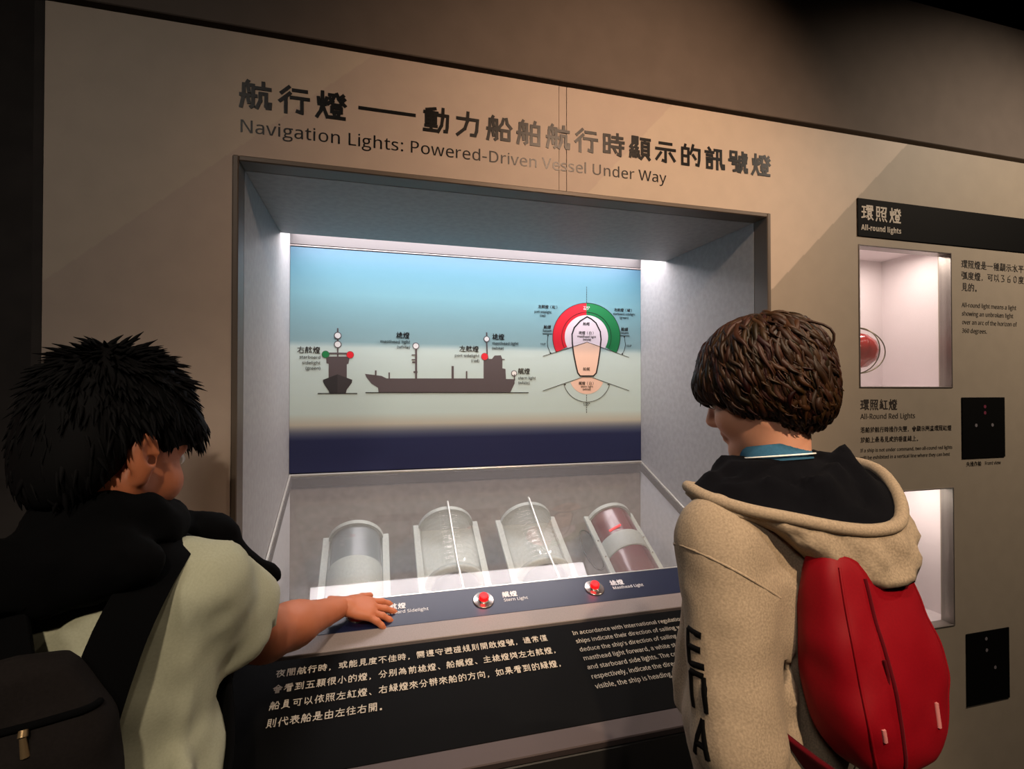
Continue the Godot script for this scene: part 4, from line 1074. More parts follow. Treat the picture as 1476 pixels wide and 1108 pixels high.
func ship_lamp(kind: String, t: Transform3D, r: float, length: float, label: String) -> void:
	# own axes: y along the lamp towards its cap, z out of the lens
	var o := thing("ship_lamp", label, "lamp", t.origin, "ship lamps under the glass lid")
	o.basis = t.basis
	var m := MB.new()
	var rim := PackedVector2Array()
	for k in 25:
		rim.append(Vector2.from_angle(PI * k / 24.0) * (r + 0.004))
	m.prism(rim, 0.014, Transform3D(Basis(Vector3.RIGHT, Vector3(0, 0, 1), Vector3(0, -1, 0)), Vector3(0, 0.012, 0)))
	put(o, "cap", m.done(), M.lamp_white)
	m = MB.new()
	m.box(Vector3(r * 2.0, length + 0.10, 0.012), Transform3D(Basis(), Vector3(0, -(length + 0.06) / 2.0, -0.006)), 0.002)
	put(o, "back_plate", m.done(), M.lamp_white)
	for s in [-1.0, 1.0]:
		if kind == "red":
			m = MB.new()
			m.box(Vector3(0.020, length + 0.10, 0.012), Transform3D(Basis(), Vector3(s * (r + 0.006), -(length + 0.06) / 2.0, 0.014)), 0.002)
			var fin := put(o, "fin", m.done(), M.lamp_white)
			for y in [0.10, 0.17, 0.25]:
				m = MB.new()
				m.lathe([Vector2(0.0035, 0), Vector2(0.0035, 0.002), Vector2(0.0, 0.003)], Transform3D(Basis(Vector3.RIGHT, PI / 2), Vector3(s * (r + 0.006), -y, 0.020)), 10)
				put(fin, "screw", m.done(), M.rod)
		else:
			m = MB.new()
			m.box(Vector3(0.022, length + 0.10, 0.010), Transform3D(Basis(), Vector3(s * (r + 0.010), -(length + 0.06) / 2.0 - 0.004, 0.008)), 0.002)
			put(o, "fin", m.done(), M.lamp_white)
	match kind:
		"grey":
			m = MB.new()
			half(m, [Vector2(r * 0.93, -0.125), Vector2(r * 0.93, -0.002)])
			put(o, "lens", m.done(), M.lamp_grey)
			m = MB.new()
			half(m, [Vector2(r * 0.5, -length - 0.09), Vector2(r * 0.99, -length - 0.09), Vector2(r * 0.99, -0.126), Vector2(r * 0.90, -0.125)])
			put(o, "housing", m.done(), M.lamp_white)
		"clear":
			m = MB.new()
			var p := []
			for k in 45:
				var y := -length + (length - 0.002) * k / 44.0
				p.append(Vector2(r * (0.90 + (0.04 if k % 4 < 2 else 0.0) + 0.05 * sin(PI * k / 44.0)), y))
			half(m, p)
			put(o, "lens", m.done(), M.lamp_glass, Transform3D(), "clear ribbed glass lens")
			m = MB.new()
			half(m, [Vector2(r * 0.78, -length - 0.020), Vector2(r * 1.0, -length - 0.018), Vector2(r * 1.0, -length - 0.002), Vector2(r * 0.80, -length)])
			put(o, "lower_ring", m.done(), M.lamp_white)
			m = MB.new()
			half(m, [Vector2(r * 0.70, -length - 0.09), Vector2(r * 0.80, -length - 0.085), Vector2(r * 0.80, -length - 0.02)])
			put(o, "housing", m.done(), M.lamp_dark)
			m = MB.new()
			m.lathe([Vector2(0.004, -length * 0.72), Vector2(0.013, -length * 0.70), Vector2(0.013, -length * 0.60), Vector2(0.020, -length * 0.48), Vector2(0.022, -length * 0.38), Vector2(0.014, -length * 0.28), Vector2(0.001, -length * 0.24)], Transform3D(Basis(), Vector3(0, 0, 0.034)), 16)
			put(o, "bulb", m.done(), M.lamp_glass)
			m = MB.new()
			var z := r + 0.012
			m.tube([Vector3(0.002, 0.030, z - 0.004), Vector3(0.002, 0.018, z), Vector3(0.0, -length, z), Vector3(0.0, -length - 0.006, z + 0.001), Vector3(0.003, -length - 0.14, z + 0.012)], [0.0036, 0.0036, 0.0036, 0.0036, 0.0036], 8)
			m.tube([Vector3(0.002, 0.022, z - 0.030), Vector3(0.002, 0.022, z)], [0.0034, 0.0034], 8)
			put(o, "guard_rod", m.done(), M.rod)
		"red":
			m = MB.new()
			half(m, [Vector2(r * 0.94, -0.110), Vector2(r * 0.94, -0.002)])
			put(o, "lens", m.done(), M.red_glass, Transform3D(), "dark red glass window")
			m = MB.new()
			half(m, [Vector2(r * 0.90, -0.178), Vector2(r * 0.99, -0.176), Vector2(r * 0.99, -0.112), Vector2(r * 0.92, -0.110)])
			put(o, "belt", m.done(), M.lamp_white)
			m = MB.new()
			half(m, [Vector2(r * 0.94, -0.285), Vector2(r * 0.94, -0.178)])
			put(o, "lens", m.done(), M.red_glass, Transform3D(), "dark red glass window")
			m = MB.new()
			half(m, [Vector2(r * 0.7, -length - 0.09), Vector2(r * 0.99, -length - 0.09), Vector2(r * 0.99, -0.286), Vector2(r * 0.90, -0.285)])
			put(o, "housing", m.done(), M.lamp_white)
			m = MB.new()
			m.box(Vector3(0.046, 0.007, 0.004), Transform3D(Basis(Vector3(0, 0, 1), 0.12) * Basis(Vector3.UP, -0.5), Vector3(-0.034, -0.094, r * 0.87)), 0.001)
			put(o, "glowing_streak", m.done(), glow(Color(1.0, 0.06, 0.06), 1.2, Color(0.6, 0.03, 0.03)))  # red emissive bar set on the window face as a bright streak
			m = MB.new()
			var loop := []
			for k in 25:
				var a := TAU * k / 24.0
				loop.append(Vector3(-r - 0.022 + cos(a) * 0.03, -0.10 + sin(a) * 0.09, -0.02))
			m.tube(loop, [0.0025], 6, false)
			put(o, "cable", m.done(), M.lamp_dark)


# ------------------------------------------------------------------ wall cabinets
func make_cabinets() -> void:
	for k in 2:
		var c: Array = CABINETS[k]
		var o := thing("display_cabinet", ["lit white wall cabinet with steel frame holding a red globe lamp", "lit white wall cabinet with steel frame holding a tall clear lamp"][k], "cabinet", Vector3.ZERO, "lit cabinets in the exhibit wall")
		var x0: float = c[0]
		var x1: float = c[1]
		var y0: float = c[2]
		var y1: float = c[3]
		var deep := WALL - 0.035
		for s in [[Vector3(x0, y0, deep), Vector3(x0 + 0.004, y1, WALL + 0.002)], [Vector3(x1 - 0.004, y0, deep), Vector3(x1, y1, WALL + 0.002)], [Vector3(x0 + 0.004, y0, deep), Vector3(x1 - 0.004, y0 + 0.004, WALL + 0.002)], [Vector3(x0 + 0.004, y1 - 0.004, deep), Vector3(x1 - 0.004, y1, WALL + 0.002)]]:
			var m := MB.new()
			m.span(s[0], s[1], 0.0008)
			put(o, "frame", m.done(), M.steel)
		var b := -1.47
		put(o, "back", one_box(Vector3(x0 - 0.285, y0 - 0.03, b - 0.01), Vector3(x1 + 0.06, y1 + 0.05, b)), M.cabinet_white)
		put(o, "side", one_box(Vector3(x0 - 0.295, y0 - 0.03, b), Vector3(x0 - 0.285, y1 + 0.05, WALL - 0.041)), M.cabinet_white)
		put(o, "side", one_box(Vector3(x1 + 0.05, y0 - 0.03, b), Vector3(x1 + 0.06, y1 + 0.05, WALL - 0.041)), M.cabinet_white)
		put(o, "bottom", one_box(Vector3(x0 - 0.285, y0 - 0.03, b), Vector3(x1 + 0.05, y0 - 0.002, WALL - 0.041)), M.cabinet_white)
		put(o, "top", one_box(Vector3(x0 - 0.285, y1 + 0.04, b), Vector3(x1 + 0.05, y1 + 0.05, WALL - 0.041)), M.cabinet_white)
		put(o, "pane", one_box(Vector3(x0 + 0.004, y0 + 0.004, WALL - 0.012), Vector3(x1 - 0.004, y1 - 0.004, WALL - 0.0116)), M.cabinet_glass)
		put(o, "lamp_strip", one_box(Vector3(x0 + 0.02, y1 + 0.03, -1.33), Vector3(x1 - 0.02, y1 + 0.04, -1.29)), glow(Color(1.0, 0.92, 0.9), 1.2))
		var l := AreaLight3D.new()
		l.name = "cabinet_light"
		l.area_size = Vector2(0.32, 0.04)
		l.light_color = Color(1.0, 0.94, 0.89)
		l.light_energy = 0.19
		l.area_range = 6.0
		l.area_attenuation = 2.0
		l.shadow_enabled = true
		l.transform = Transform3D(Basis(Vector3.RIGHT, -PI / 2), Vector3((x0 + x1) / 2.0, y1 + 0.026, -1.31))
		o.add_child(l)
	# the red globe lamp in its ring guard
	var g := thing("globe_lamp", "red glass globe lamp within a wire ring inside the wall cabinet", "lamp", Vector3(1.566, 1.553, -1.35))
	var m := MB.new()
	m.lathe([Vector2(0.001, -0.060), Vector2(0.030, -0.054), Vector2(0.055, -0.032), Vector2(0.064, 0.0), Vector2(0.056, 0.030), Vector2(0.032, 0.052), Vector2(0.014, 0.058), Vector2(0.001, 0.060)], Transform3D(), 28)
	put(g, "globe", m.done(), M.red_globe)
	for turn in [0.0, PI / 2]:
		m = MB.new()
		var ring := []
		for k in 41:
			var a := TAU * k / 40.0
			ring.append(Basis(Vector3.UP, turn) * Vector3(cos(a) * (0.125 if cos(a) > 0.0 else 0.082), sin(a) * 0.076, 0.0))
		m.tube(ring, [0.0020], 6, false)
		put(g, "guard_ring", m.done(), M.wire)
	m = MB.new()
	m.lathe([Vector2(0.010, 0.055), Vector2(0.012, 0.060), Vector2(0.012, 0.090), Vector2(0.004, 0.095)], Transform3D(), 20)
	put(g, "cap", m.done(), M.lamp_white)
	m = MB.new()
	m.lathe([Vector2(0.020, -0.127), Vector2(0.020, -0.122), Vector2(0.008, -0.118), Vector2(0.008, -0.080), Vector2(0.012, -0.070), Vector2(0.012, -0.056)], Transform3D(), 20)
	put(g, "foot", m.done(), M.lamp_white)
	var c := thing("cylinder_lamp", "tall clear cylinder lamp on the floor of the wall cabinet", "lamp", Vector3(1.56, 0.676, -1.36))
	m = MB.new()
	m.lathe([Vector2(0.085, 0.03), Vector2(0.090, 0.06), Vector2(0.090, 0.30), Vector2(0.085, 0.33)], Transform3D(), 32)
	put(c, "lens", m.done(), M.lamp_glass)
	m = MB.new()
	m.lathe([Vector2(0.10, 0.0), Vector2(0.10, 0.02), Vector2(0.088, 0.03), Vector2(0.02, 0.03)], Transform3D(), 32)
	put(c, "foot", m.done(), M.lamp_white)
	m = MB.new()
	m.lathe([Vector2(0.088, 0.33), Vector2(0.10, 0.34), Vector2(0.09, 0.37), Vector2(0.03, 0.39), Vector2(0.01, 0.40)], Transform3D(), 32)
	put(c, "cap", m.done(), M.lamp_white)


# ------------------------------------------------------------------ lettering on the wall
func make_wall_texts() -> void:
	var o := thing("title_lettering", "large dark Chinese title characters on the wall over the niche", "sign", Vector3(-0.276, 2.023, WALL))
	var words := "航行燈—動力船舶航行時顯示的訊號燈"
	var x := 0.0
	for k in words.length():
		var m := MB.new()
		if words[k] == "—":
			m.bar(Vector2(0.244, 0.0355), Vector2(0.372, 0.0355), 0.0075, 0.0012, Transform3D(), 0.0)
			put(o, "dash", m.done(), M.title_ink)
			x = 0.387
			continue
		ink_character(m, words[k], Vector2(x, 0.063), Vector2(0.066, 0.063), 0.0074, 0.0012, Transform3D())
		put(o, "character", m.done(), M.title_ink)
		x += 0.0765 if k < 3 else 0.0759
	o = thing("subtitle_lettering", "dark English subtitle lettering under the Chinese title", "sign", Vector3(-0.277, 1.971, WALL))
	latin(o, "lettering", "Navigation Lights: Powered-Driven Vessel Under Way", Transform3D(), 0.0385, M.title_ink, 1.026)
	# cabinet side of the wall
	o = thing("heading_band", "black heading band with pale lettering over the upper cabinet", "sign", Vector3(1.398, 1.882, WALL))
	var m := MB.new()
	m.span(Vector3(0, 0, 0), Vector3(1.4, 0.114, 0.003), 0.0006)
	put(o, "band", m.done(), M.band_black)
	m = MB.new()
	ink_line(m, "環照燈", Vector2(0.012, 0.096), 0.047, 0.0545, 0.10, 0.0008, face_wall(0, 0, 0.003))
	put(o, "lettering", m.done(), M.cream_ink)
	latin(o, "lettering", "All-round lights", face_wall(0.012, 0.019, 0.003), 0.0225, M.cream_ink, 0.156, HORIZONTAL_ALIGNMENT_LEFT, true)
	o = thing("paragraph_lettering", "dark paragraph lettering beside the upper cabinet", "sign", Vector3(1.822, 1.60, WALL))
	var lines := ["環照燈是一種顯示水平", "弧度燈，可以360度可", "見的。"]
	for k in 3:
		m = MB.new()
		ink_line(m, lines[k], Vector2(0, 0.240 - k * 0.037), 0.0265, 0.0288, 0.085, 0.0006, Transform3D())
		put(o, "lettering", m.done(), M.brown_ink)
	lines = ["All-round light means a light", "showing an unbroken light", "over an arc of the horizon of", "360 degrees."]
	for k in 4:
		latin(o, "lettering", lines[k], face_wall(0, 0.088 - k * 0.0275, 0), 0.0195, M.brown_ink)
	o = thing("caption_lettering", "dark caption lettering under the upper cabinet", "sign", Vector3(1.404, 1.19, WALL))
	m = MB.new()
	ink_line(m, "環照紅燈", Vector2(0.001, 0.204), 0.033, 0.0368, 0.095, 0.0006, Transform3D())
	put(o, "lettering", m.done(), M.brown_ink)
	latin(o, "lettering", "All-Round Red Lights", face_wall(0.001, 0.145, 0), 0.0215, M.brown_ink, 0.215)
	lines = ["若船於航行時操作失靈，會顯示兩盞環照紅燈", "於船上最易見處的垂直線上。"]
	for k in 2:
		m = MB.new()
		ink_line(m, lines[k], Vector2(0.001, 0.121 - k * 0.030), 0.0172, 0.0184, 0.085, 0.0006, Transform3D())
		put(o, "lettering", m.done(), M.brown_ink)
	lines = ["If a ship is not under command, two all-round red lights", "will be exhibited in a vertical line where they can best", "be seen."]
	for k in 3:
		latin(o, "lettering", lines[k], face_wall(0.0, 0.046 - k * 0.0215, 0), 0.0142, M.brown_ink, [0.370, 0.360, 0.055][k])
	for s in [[Vector3(1.816, 1.203, WALL), Vector2(0.191, 0.195), [[0.10, 0.165, true], [0.10, 0.145, true], [0.06, 0.105, false], [0.133, 0.105, false]], "black square night photo of ship lamps beside the upper cabinet"], [Vector3(1.825, 0.416, WALL), Vector2(0.191, 0.229), [[0.086, 0.205, false], [0.088, 0.168, false], [0.125, 0.108, false]], "black night photo of white ship lamps beside the lower cabinet"]]:
		o = thing("night_photo", s[3], "photo", s[0], "night photos on the exhibit wall")
		m = MB.new()
		m.span(Vector3.ZERO, Vector3(s[1].x, s[1].y, 0.003), 0.0006)
		put(o, "print", m.done(), M.band_black)
		for d in s[2]:
			m = MB.new()
			m.disc(Vector2(d[0], d[1]), 0.0055, 0.0034, Transform3D(), 14)
			put(o, "printed_light", m.done(), paint(Color(0.42, 0.12, 0.22) if d[2] else Color(0.42, 0.40, 0.42), 0.6))
	o = thing("photo_caption", "small dark caption under the square night photo", "sign", Vector3(1.835, 1.176, WALL))
	m = MB.new()
	ink_line(m, "失操作船", Vector2(0, 0.016), 0.0155, 0.017, 0.09, 0.0006, Transform3D())
	put(o, "lettering", m.done(), M.brown_ink)
	latin(o, "lettering", "Front view", face_wall(0.082, 0.003, 0), 0.0155, M.brown_ink)


# ------------------------------------------------------------------ unseen spotlights: the title spot, the rest added as fill
func make_spotlights() -> void:
	for s in [
		[Vector3(0.86, 2.50, 0.06), Vector3(0.64, 1.86, -1.2), 2.1, 38.0, Color(1.0, 0.83, 0.69), 0.03, "black ceiling spotlight aimed at the wall title"],
		[Vector3(-1.25, 3.05, 1.25), Vector3(-0.10, 0.95, -1.0), 1.9, 34.0, Color(1.0, 0.94, 0.88), 0.30, "added black ceiling spotlight for general fill beside the passage"],  # added as soft general fill
		[Vector3(2.65, 3.05, -0.1), Vector3(1.68, 1.15, -1.2), 4.6, 39.0, Color(1.0, 0.91, 0.81), 0.03, "added black ceiling spotlight brightening the wall round the lit cabinets"],  # added to brighten the wall round the cabinets
		[Vector3(0.35, 3.10, 0.20), Vector3(0.35, 0.80, -1.08), 2.2, 20.0, Color(1.0, 0.92, 0.84), 0.05, "added black ceiling spotlight brightening the sloping desk"],  # put in to lift the desk and its edge band
		[Vector3(0.40, 2.95, 1.10), Vector3(0.66, 1.0, -0.62), 7.0, 18.0, Color(1.0, 0.87, 0.72), 0.05, "added black ceiling spotlight brightening the hoodie visitor"],  # put in to brighten this visitor, kept clear of the title
		[Vector3(-0.25, 2.95, 1.10), Vector3(-0.33, 0.92, -0.80), 3.0, 17.0, Color(1.0, 0.92, 0.82), 0.05, "added black ceiling spotlight brightening the reaching visitor"],  # added narrow spot that lifts only the reaching visitor
	]:
		var o := thing("unseen_spotlight", s[6], "spotlight", s[0])
		var d: Vector3 = (s[1] - s[0]).normalized()
		var b := Basis.looking_at(d)
		var t := Transform3D(b * Basis(Vector3.RIGHT, -PI / 2), Vector3.ZERO)
		var m := MB.new()
		m.lathe([Vector2(0.030, -0.14), Vector2(0.036, -0.13), Vector2(0.040, 0.0), Vector2(0.042, 0.006), Vector2(0.034, 0.006), Vector2(0.034, -0.01)], t, 24)
		put(o, "housing", m.done(), M.black)
		m = MB.new()
		m.lathe([Vector2(0.0335, -0.012), Vector2(0.0335, -0.008), Vector2(0.001, -0.007)], t, 24)
		put(o, "lamp_lens", m.done(), glow(s[4], 3.0))
		m = MB.new()
		m.tube([-d * 0.08, -d * 0.08 + Vector3(0, 0.09, 0), Vector3(-d.x * 0.08, 3.3 - s[0].y, -d.z * 0.08)], [0.008], 8)
		put(o, "stem", m.done(), M.black)
		var l := SpotLight3D.new()
		l.name = "spot_light"
		l.transform = Transform3D(b, d * 0.03)
		l.light_color = s[4]
		l.light_energy = s[2]
		l.light_size = s[5]
		l.spot_angle = s[3]
		l.spot_angle_attenuation = 1.0
		l.spot_range = 12.0
		l.spot_attenuation = 2.0
		l.shadow_enabled = true
		o.add_child(l)


# ------------------------------------------------------------------ soft shapes: bodies and clothes
class Soft:
	# a field of distances on a grid, meshed as surface nets
	var o: Vector3
	var h: float
	var nx: int
	var ny: int
	var nz: int
	var d := PackedFloat32Array()

	func _init(lo: Vector3, hi: Vector3, cell: float) -> void:
		o = lo
		h = cell
		nx = ceili((hi.x - lo.x) / cell) + 1
		ny = ceili((hi.y - lo.y) / cell) + 1
		nz = ceili((hi.z - lo.z) / cell) + 1
		d.resize(nx * ny * nz)
		d.fill(1.0)

	func capsule(a: Vector3, b: Vector3, ra: float, rb: float, k := 0.02, carve := false) -> void:
		var m := maxf(ra, rb) + k + 2.5 * h
		var lo := (a.min(b) - Vector3.ONE * m - o) / h
		var hi := (a.max(b) + Vector3.ONE * m - o) / h
		var ab := b - a
		var l2 := maxf(ab.length_squared(), 1e-9)
		var x1 := mini(ceili(hi.x), nx - 1)
		for z in range(maxi(floori(lo.z), 0), mini(ceili(hi.z), nz - 1) + 1):
			for y in range(maxi(floori(lo.y), 0), mini(ceili(hi.y), ny - 1) + 1):
				var at := (z * ny + y) * nx
				for x in range(maxi(floori(lo.x), 0), x1 + 1):
					var pa := o + Vector3(x, y, z) * h - a
					var t := clampf(pa.dot(ab) / l2, 0.0, 1.0)
					var e := (pa - ab * t).length() - (ra + (rb - ra) * t)
					blend(at + x, e, k, carve)

	func blend(i: int, e: float, k: float, carve: bool) -> void:
		var c := d[i]
		if carve:
			e = -e
			var g := maxf(k - absf(c - e), 0.0) / k
			d[i] = maxf(c, e) + g * g * k * 0.25
		else:
			var g := maxf(k - absf(c - e), 0.0) / k
			d[i] = minf(c, e) - g * g * k * 0.25

	func ball(c: Vector3, axes: Basis, r: Vector3, k := 0.02, carve := false) -> void:
		# an ellipsoid with its own axes
		var big := maxf(r.x, maxf(r.y, r.z)) + k + 2.5 * h
		var lo := (c - Vector3.ONE * big - o) / h
		var hi := (c + Vector3.ONE * big - o) / h
		var inv := axes.transposed()
		var ir := Vector3.ONE / r
		var x1 := mini(ceili(hi.x), nx - 1)
		for z in range(maxi(floori(lo.z), 0), mini(ceili(hi.z), nz - 1) + 1):
			for y in range(maxi(floori(lo.y), 0), mini(ceili(hi.y), ny - 1) + 1):
				var at := (z * ny + y) * nx
				for x in range(maxi(floori(lo.x), 0), x1 + 1):
					var q := inv * (o + Vector3(x, y, z) * h - c) * ir
					var k0 := q.length()
					var k1 := maxf((q * ir).length(), 1e-6)
					blend(at + x, k0 * (k0 - 1.0) / k1 if k0 > 0.05 else -minf(r.x, minf(r.y, r.z)), k, carve)

	func ripple(f: FastNoiseLite, amount: float) -> void:
		var band := amount * 2.0 + 2.5 * h
		for z in nz:
			for y in ny:
				var at := (z * ny + y) * nx
				for x in nx:
					if absf(d[at + x]) < band:
						var p := o + Vector3(x, y, z) * h
						d[at + x] += amount * f.get_noise_3dv(p)

	func value(p: Vector3) -> float:
		var q := (p - o) / h
		var x := clampi(floori(q.x), 0, nx - 2)
		var y := clampi(floori(q.y), 0, ny - 2)
		var z := clampi(floori(q.z), 0, nz - 2)
		var f := q - Vector3(x, y, z)
		var i := (z * ny + y) * nx + x
		var s := nx * ny
		var a := lerpf(lerpf(d[i], d[i + 1], f.x), lerpf(d[i + nx], d[i + nx + 1], f.x), f.y)
		var b := lerpf(lerpf(d[i + s], d[i + s + 1], f.x), lerpf(d[i + s + nx], d[i + s + nx + 1], f.x), f.y)
		return lerpf(a, b, f.z)

	func skin_at(from: Vector3, towards: Vector3, lift := 0.0) -> Vector3:
		# walks out of the body to its surface
		var t := 0.0
		for k in 60:
			var e := value(from + towards * t)
			if e > -0.0005:
				break
			t += maxf(-e * 0.7, 0.001)
		return from + towards * (t + lift)

	func mesh_into(v: PackedVector3Array, n: PackedVector3Array, index: PackedInt32Array) -> void:
		var spot := PackedInt32Array()
		spot.resize(nx * ny * nz)
		spot.fill(-1)
		var s := nx * ny
		var far := 3.0 * h
		var first := v.size()
		var step := [0, 1, nx, nx + 1, s, s + 1, s + nx, s + nx + 1]
		for z in nz - 1:
			for y in ny - 1:
				for x in nx - 1:
					var i := z * s + y * nx + x
					var c := d[i]
					if c > far or c < -far:
						continue
					var e := [c, d[i + 1], d[i + nx], d[i + nx + 1], d[i + s], d[i + s + 1], d[i + s + nx], d[i + s + nx + 1]]
					var inside := 0
					for k in 8:
						if e[k] < 0.0:
							inside += 1
					if inside == 0 or inside == 8:
						continue
					var sum := Vector3.ZERO
					var count := 0
					for k in 8:
						for bit in [1, 2, 4]:
							var j: int = k | bit
							if j == k or (e[k] < 0.0) == (e[j] < 0.0):
								continue
							var t: float = e[k] / (e[k] - e[j])
							var p := Vector3(k & 1, (k >> 1) & 1, k >> 2)
							p[0 if bit == 1 else 1 if bit == 2 else 2] += t
							sum += p
							count += 1
					spot[i] = v.size()
					v.append(o + (Vector3(x, y, z) + sum / count) * h)
					n.append(Vector3.ZERO)
		for z in range(1, nz - 1):
			for y in range(1, ny - 1):
				for x in range(1, nx - 1):
					var i := z * s + y * nx + x
					var c := d[i]
					if c > far or c < -far:
						continue
					for a in 3:
						var along: int = [1, nx, s][a]
						var u: int = [nx, s, 1][a]
						var w: int = [s, 1, nx][a]
						if (c < 0.0) == (d[i + along] < 0.0):
							continue
						var q := [spot[i], spot[i - u], spot[i - u - w], spot[i - w]]
						if q.has(-1):
							continue
						if c < 0.0:
							q = [q[0], q[3], q[2], q[1]]
						# clockwise seen from outside
						for t in [0, 1, 2, 0, 2, 3]:
							index.append(q[t])
						var nn := (v[q[2]] - v[q[0]]).cross(v[q[1]] - v[q[0]]) + (v[q[3]] - v[q[0]]).cross(v[q[2]] - v[q[0]])
						for t in 4:
							n[q[t]] += nn
		for i in range(first, v.size()):
			n[i] = n[i].normalized()


func soft_mesh(fields: Array) -> ArrayMesh:
	var v := PackedVector3Array()
	var n := PackedVector3Array()
	var index := PackedInt32Array()
	for f in fields:
		f.mesh_into(v, n, index)
	var a := []
	a.resize(Mesh.ARRAY_MAX)
	a[Mesh.ARRAY_VERTEX] = v
	a[Mesh.ARRAY_NORMAL] = n
	a[Mesh.ARRAY_INDEX] = index
	var m := ArrayMesh.new()
	m.add_surface_from_arrays(Mesh.PRIMITIVE_TRIANGLES, a)
	return m


func folds(number: int, frequency: float) -> FastNoiseLite:
	var f := FastNoiseLite.new()
	f.seed = number
	f.frequency = frequency
	f.fractal_octaves = 2
	return f


func head_axes(heading: Vector3, down: float, lean := 0.0) -> Basis:
	# x towards the person's own left, y up, z out of the face
	var z := heading.normalized()
	var x := Vector3.UP.cross(z).normalized()
	var b := Basis(x, Vector3.UP, z)
	return b * Basis(Vector3.RIGHT, down) * Basis(Vector3(0, 0, 1), lean)


func head_field(c: Vector3, b: Basis, s: float, neck_end: Vector3, neck_r: float, cheek := 1.0) -> Soft:
	var f := Soft.new(c - Vector3.ONE * 0.155 * s - Vector3(0, 0.05, 0), c + Vector3.ONE * 0.15 * s, 0.0038)
	var at := func(x: float, y: float, z: float) -> Vector3: return c + b * (Vector3(x, y, z) * s)
	f.ball(at.call(0.0, 0.036, -0.014), b, Vector3(0.073, 0.078, 0.093) * s, 0.01)
	f.ball(at.call(0.0, -0.030, 0.028), b, Vector3(0.058 * cheek, 0.074, 0.058) * s, 0.03)
	for x in [-1.0, 1.0]:
		f.capsule(at.call(x * 0.046, -0.048, 0.0), at.call(x * 0.012, -0.098, 0.060), 0.022 * s * cheek, 0.017 * s, 0.022)
		f.ball(at.call(x * 0.034, -0.038, 0.056), b, Vector3(0.027, 0.026, 0.026) * s * cheek, 0.018)
		f.capsule(at.call(x * 0.012, 0.018, 0.079), at.call(x * 0.046, 0.016, 0.062), 0.013 * s, 0.011 * s, 0.012)
		f.ball(at.call(x * 0.030, 0.001, 0.088), b, Vector3(0.016, 0.010, 0.011) * s, 0.008, true)
		f.capsule(at.call(x * 0.003, -0.037, 0.089), at.call(x * 0.011, -0.036, 0.084), 0.008 * s, 0.007 * s, 0.006)
		# ears
		var eb := b * Basis(Vector3.UP, x * 0.35) * Basis(Vector3.RIGHT, -0.15)
		f.ball(at.call(x * 0.077, -0.006, -0.012), eb, Vector3(0.009, 0.031, 0.019) * s, 0.008)
		f.ball(at.call(x * 0.074, -0.036, -0.004), eb, Vector3(0.008, 0.012, 0.010) * s, 0.008)
		f.ball(at.call(x * 0.086, 0.0, -0.008), eb, Vector3(0.006, 0.016, 0.009) * s, 0.004, true)
		f.ball(at.call(x * 0.083, -0.012, -0.002), eb, Vector3(0.008, 0.007, 0.006) * s, 0.004, true)
	f.capsule(at.call(0, 0.004, 0.084), at.call(0, -0.030, 0.101), 0.0085 * s, 0.011 * s, 0.012)
	f.ball(at.call(0, -0.101, 0.066), b, Vector3(0.020, 0.016, 0.016) * s, 0.02)
	f.capsule(at.call(-0.016, -0.060, 0.082), at.call(0.016, -0.060, 0.082), 0.006 * s, 0.006 * s, 0.008)
	f.capsule(at.call(-0.013, -0.071, 0.080), at.call(0.013, -0.071, 0.080), 0.0065 * s, 0.0065 * s, 0.008)
	f.capsule(at.call(-0.020, -0.0655, 0.088), at.call(0.020, -0.0655, 0.088), 0.0018 * s, 0.0018 * s, 0.004, true)
	f.capsule(at.call(0, -0.045, -0.025), neck_end, neck_r * 0.95, neck_r, 0.03)
	return f


func add_face(o: Node3D, c: Vector3, b: Basis, s: float, hair: Material) -> void:
	for x in [-1.0, 1.0]:
		var m := MB.new()
		m.lathe([Vector2(0.0005, -0.0115), Vector2(0.0075, -0.009), Vector2(0.0112, -0.003), Vector2(0.0112, 0.003), Vector2(0.0075, 0.009), Vector2(0.0005, 0.0115)], Transform3D(b.scaled(Vector3.ONE * s) * Basis(Vector3.RIGHT, PI / 2), c + b * (Vector3(x * 0.030, 0.0, 0.0755) * s)), 16)
		var eye := put(o, "eye", m.done(), M.eye_white)
		m = MB.new()
		m.lathe([Vector2(0.0062, 0.0098), Vector2(0.0040, 0.0112), Vector2(0.0005, 0.0119)], Transform3D(b.scaled(Vector3.ONE * s) * Basis(Vector3.RIGHT, PI / 2), c + b * (Vector3(x * 0.030, 0.0, 0.0755) * s)), 14)
		put(eye, "iris", m.done(), M.iris)
		m = MB.new()
		m.tube([c + b * (Vector3(x * 0.014, 0.022, 0.092) * s), c + b * (Vector3(x * 0.030, 0.027, 0.087) * s), c + b * (Vector3(x * 0.046, 0.022, 0.073) * s)], [0.0028 * s, 0.0034 * s, 0.0016 * s], 6)
		put(o, "eyebrow", m.done(), hair)


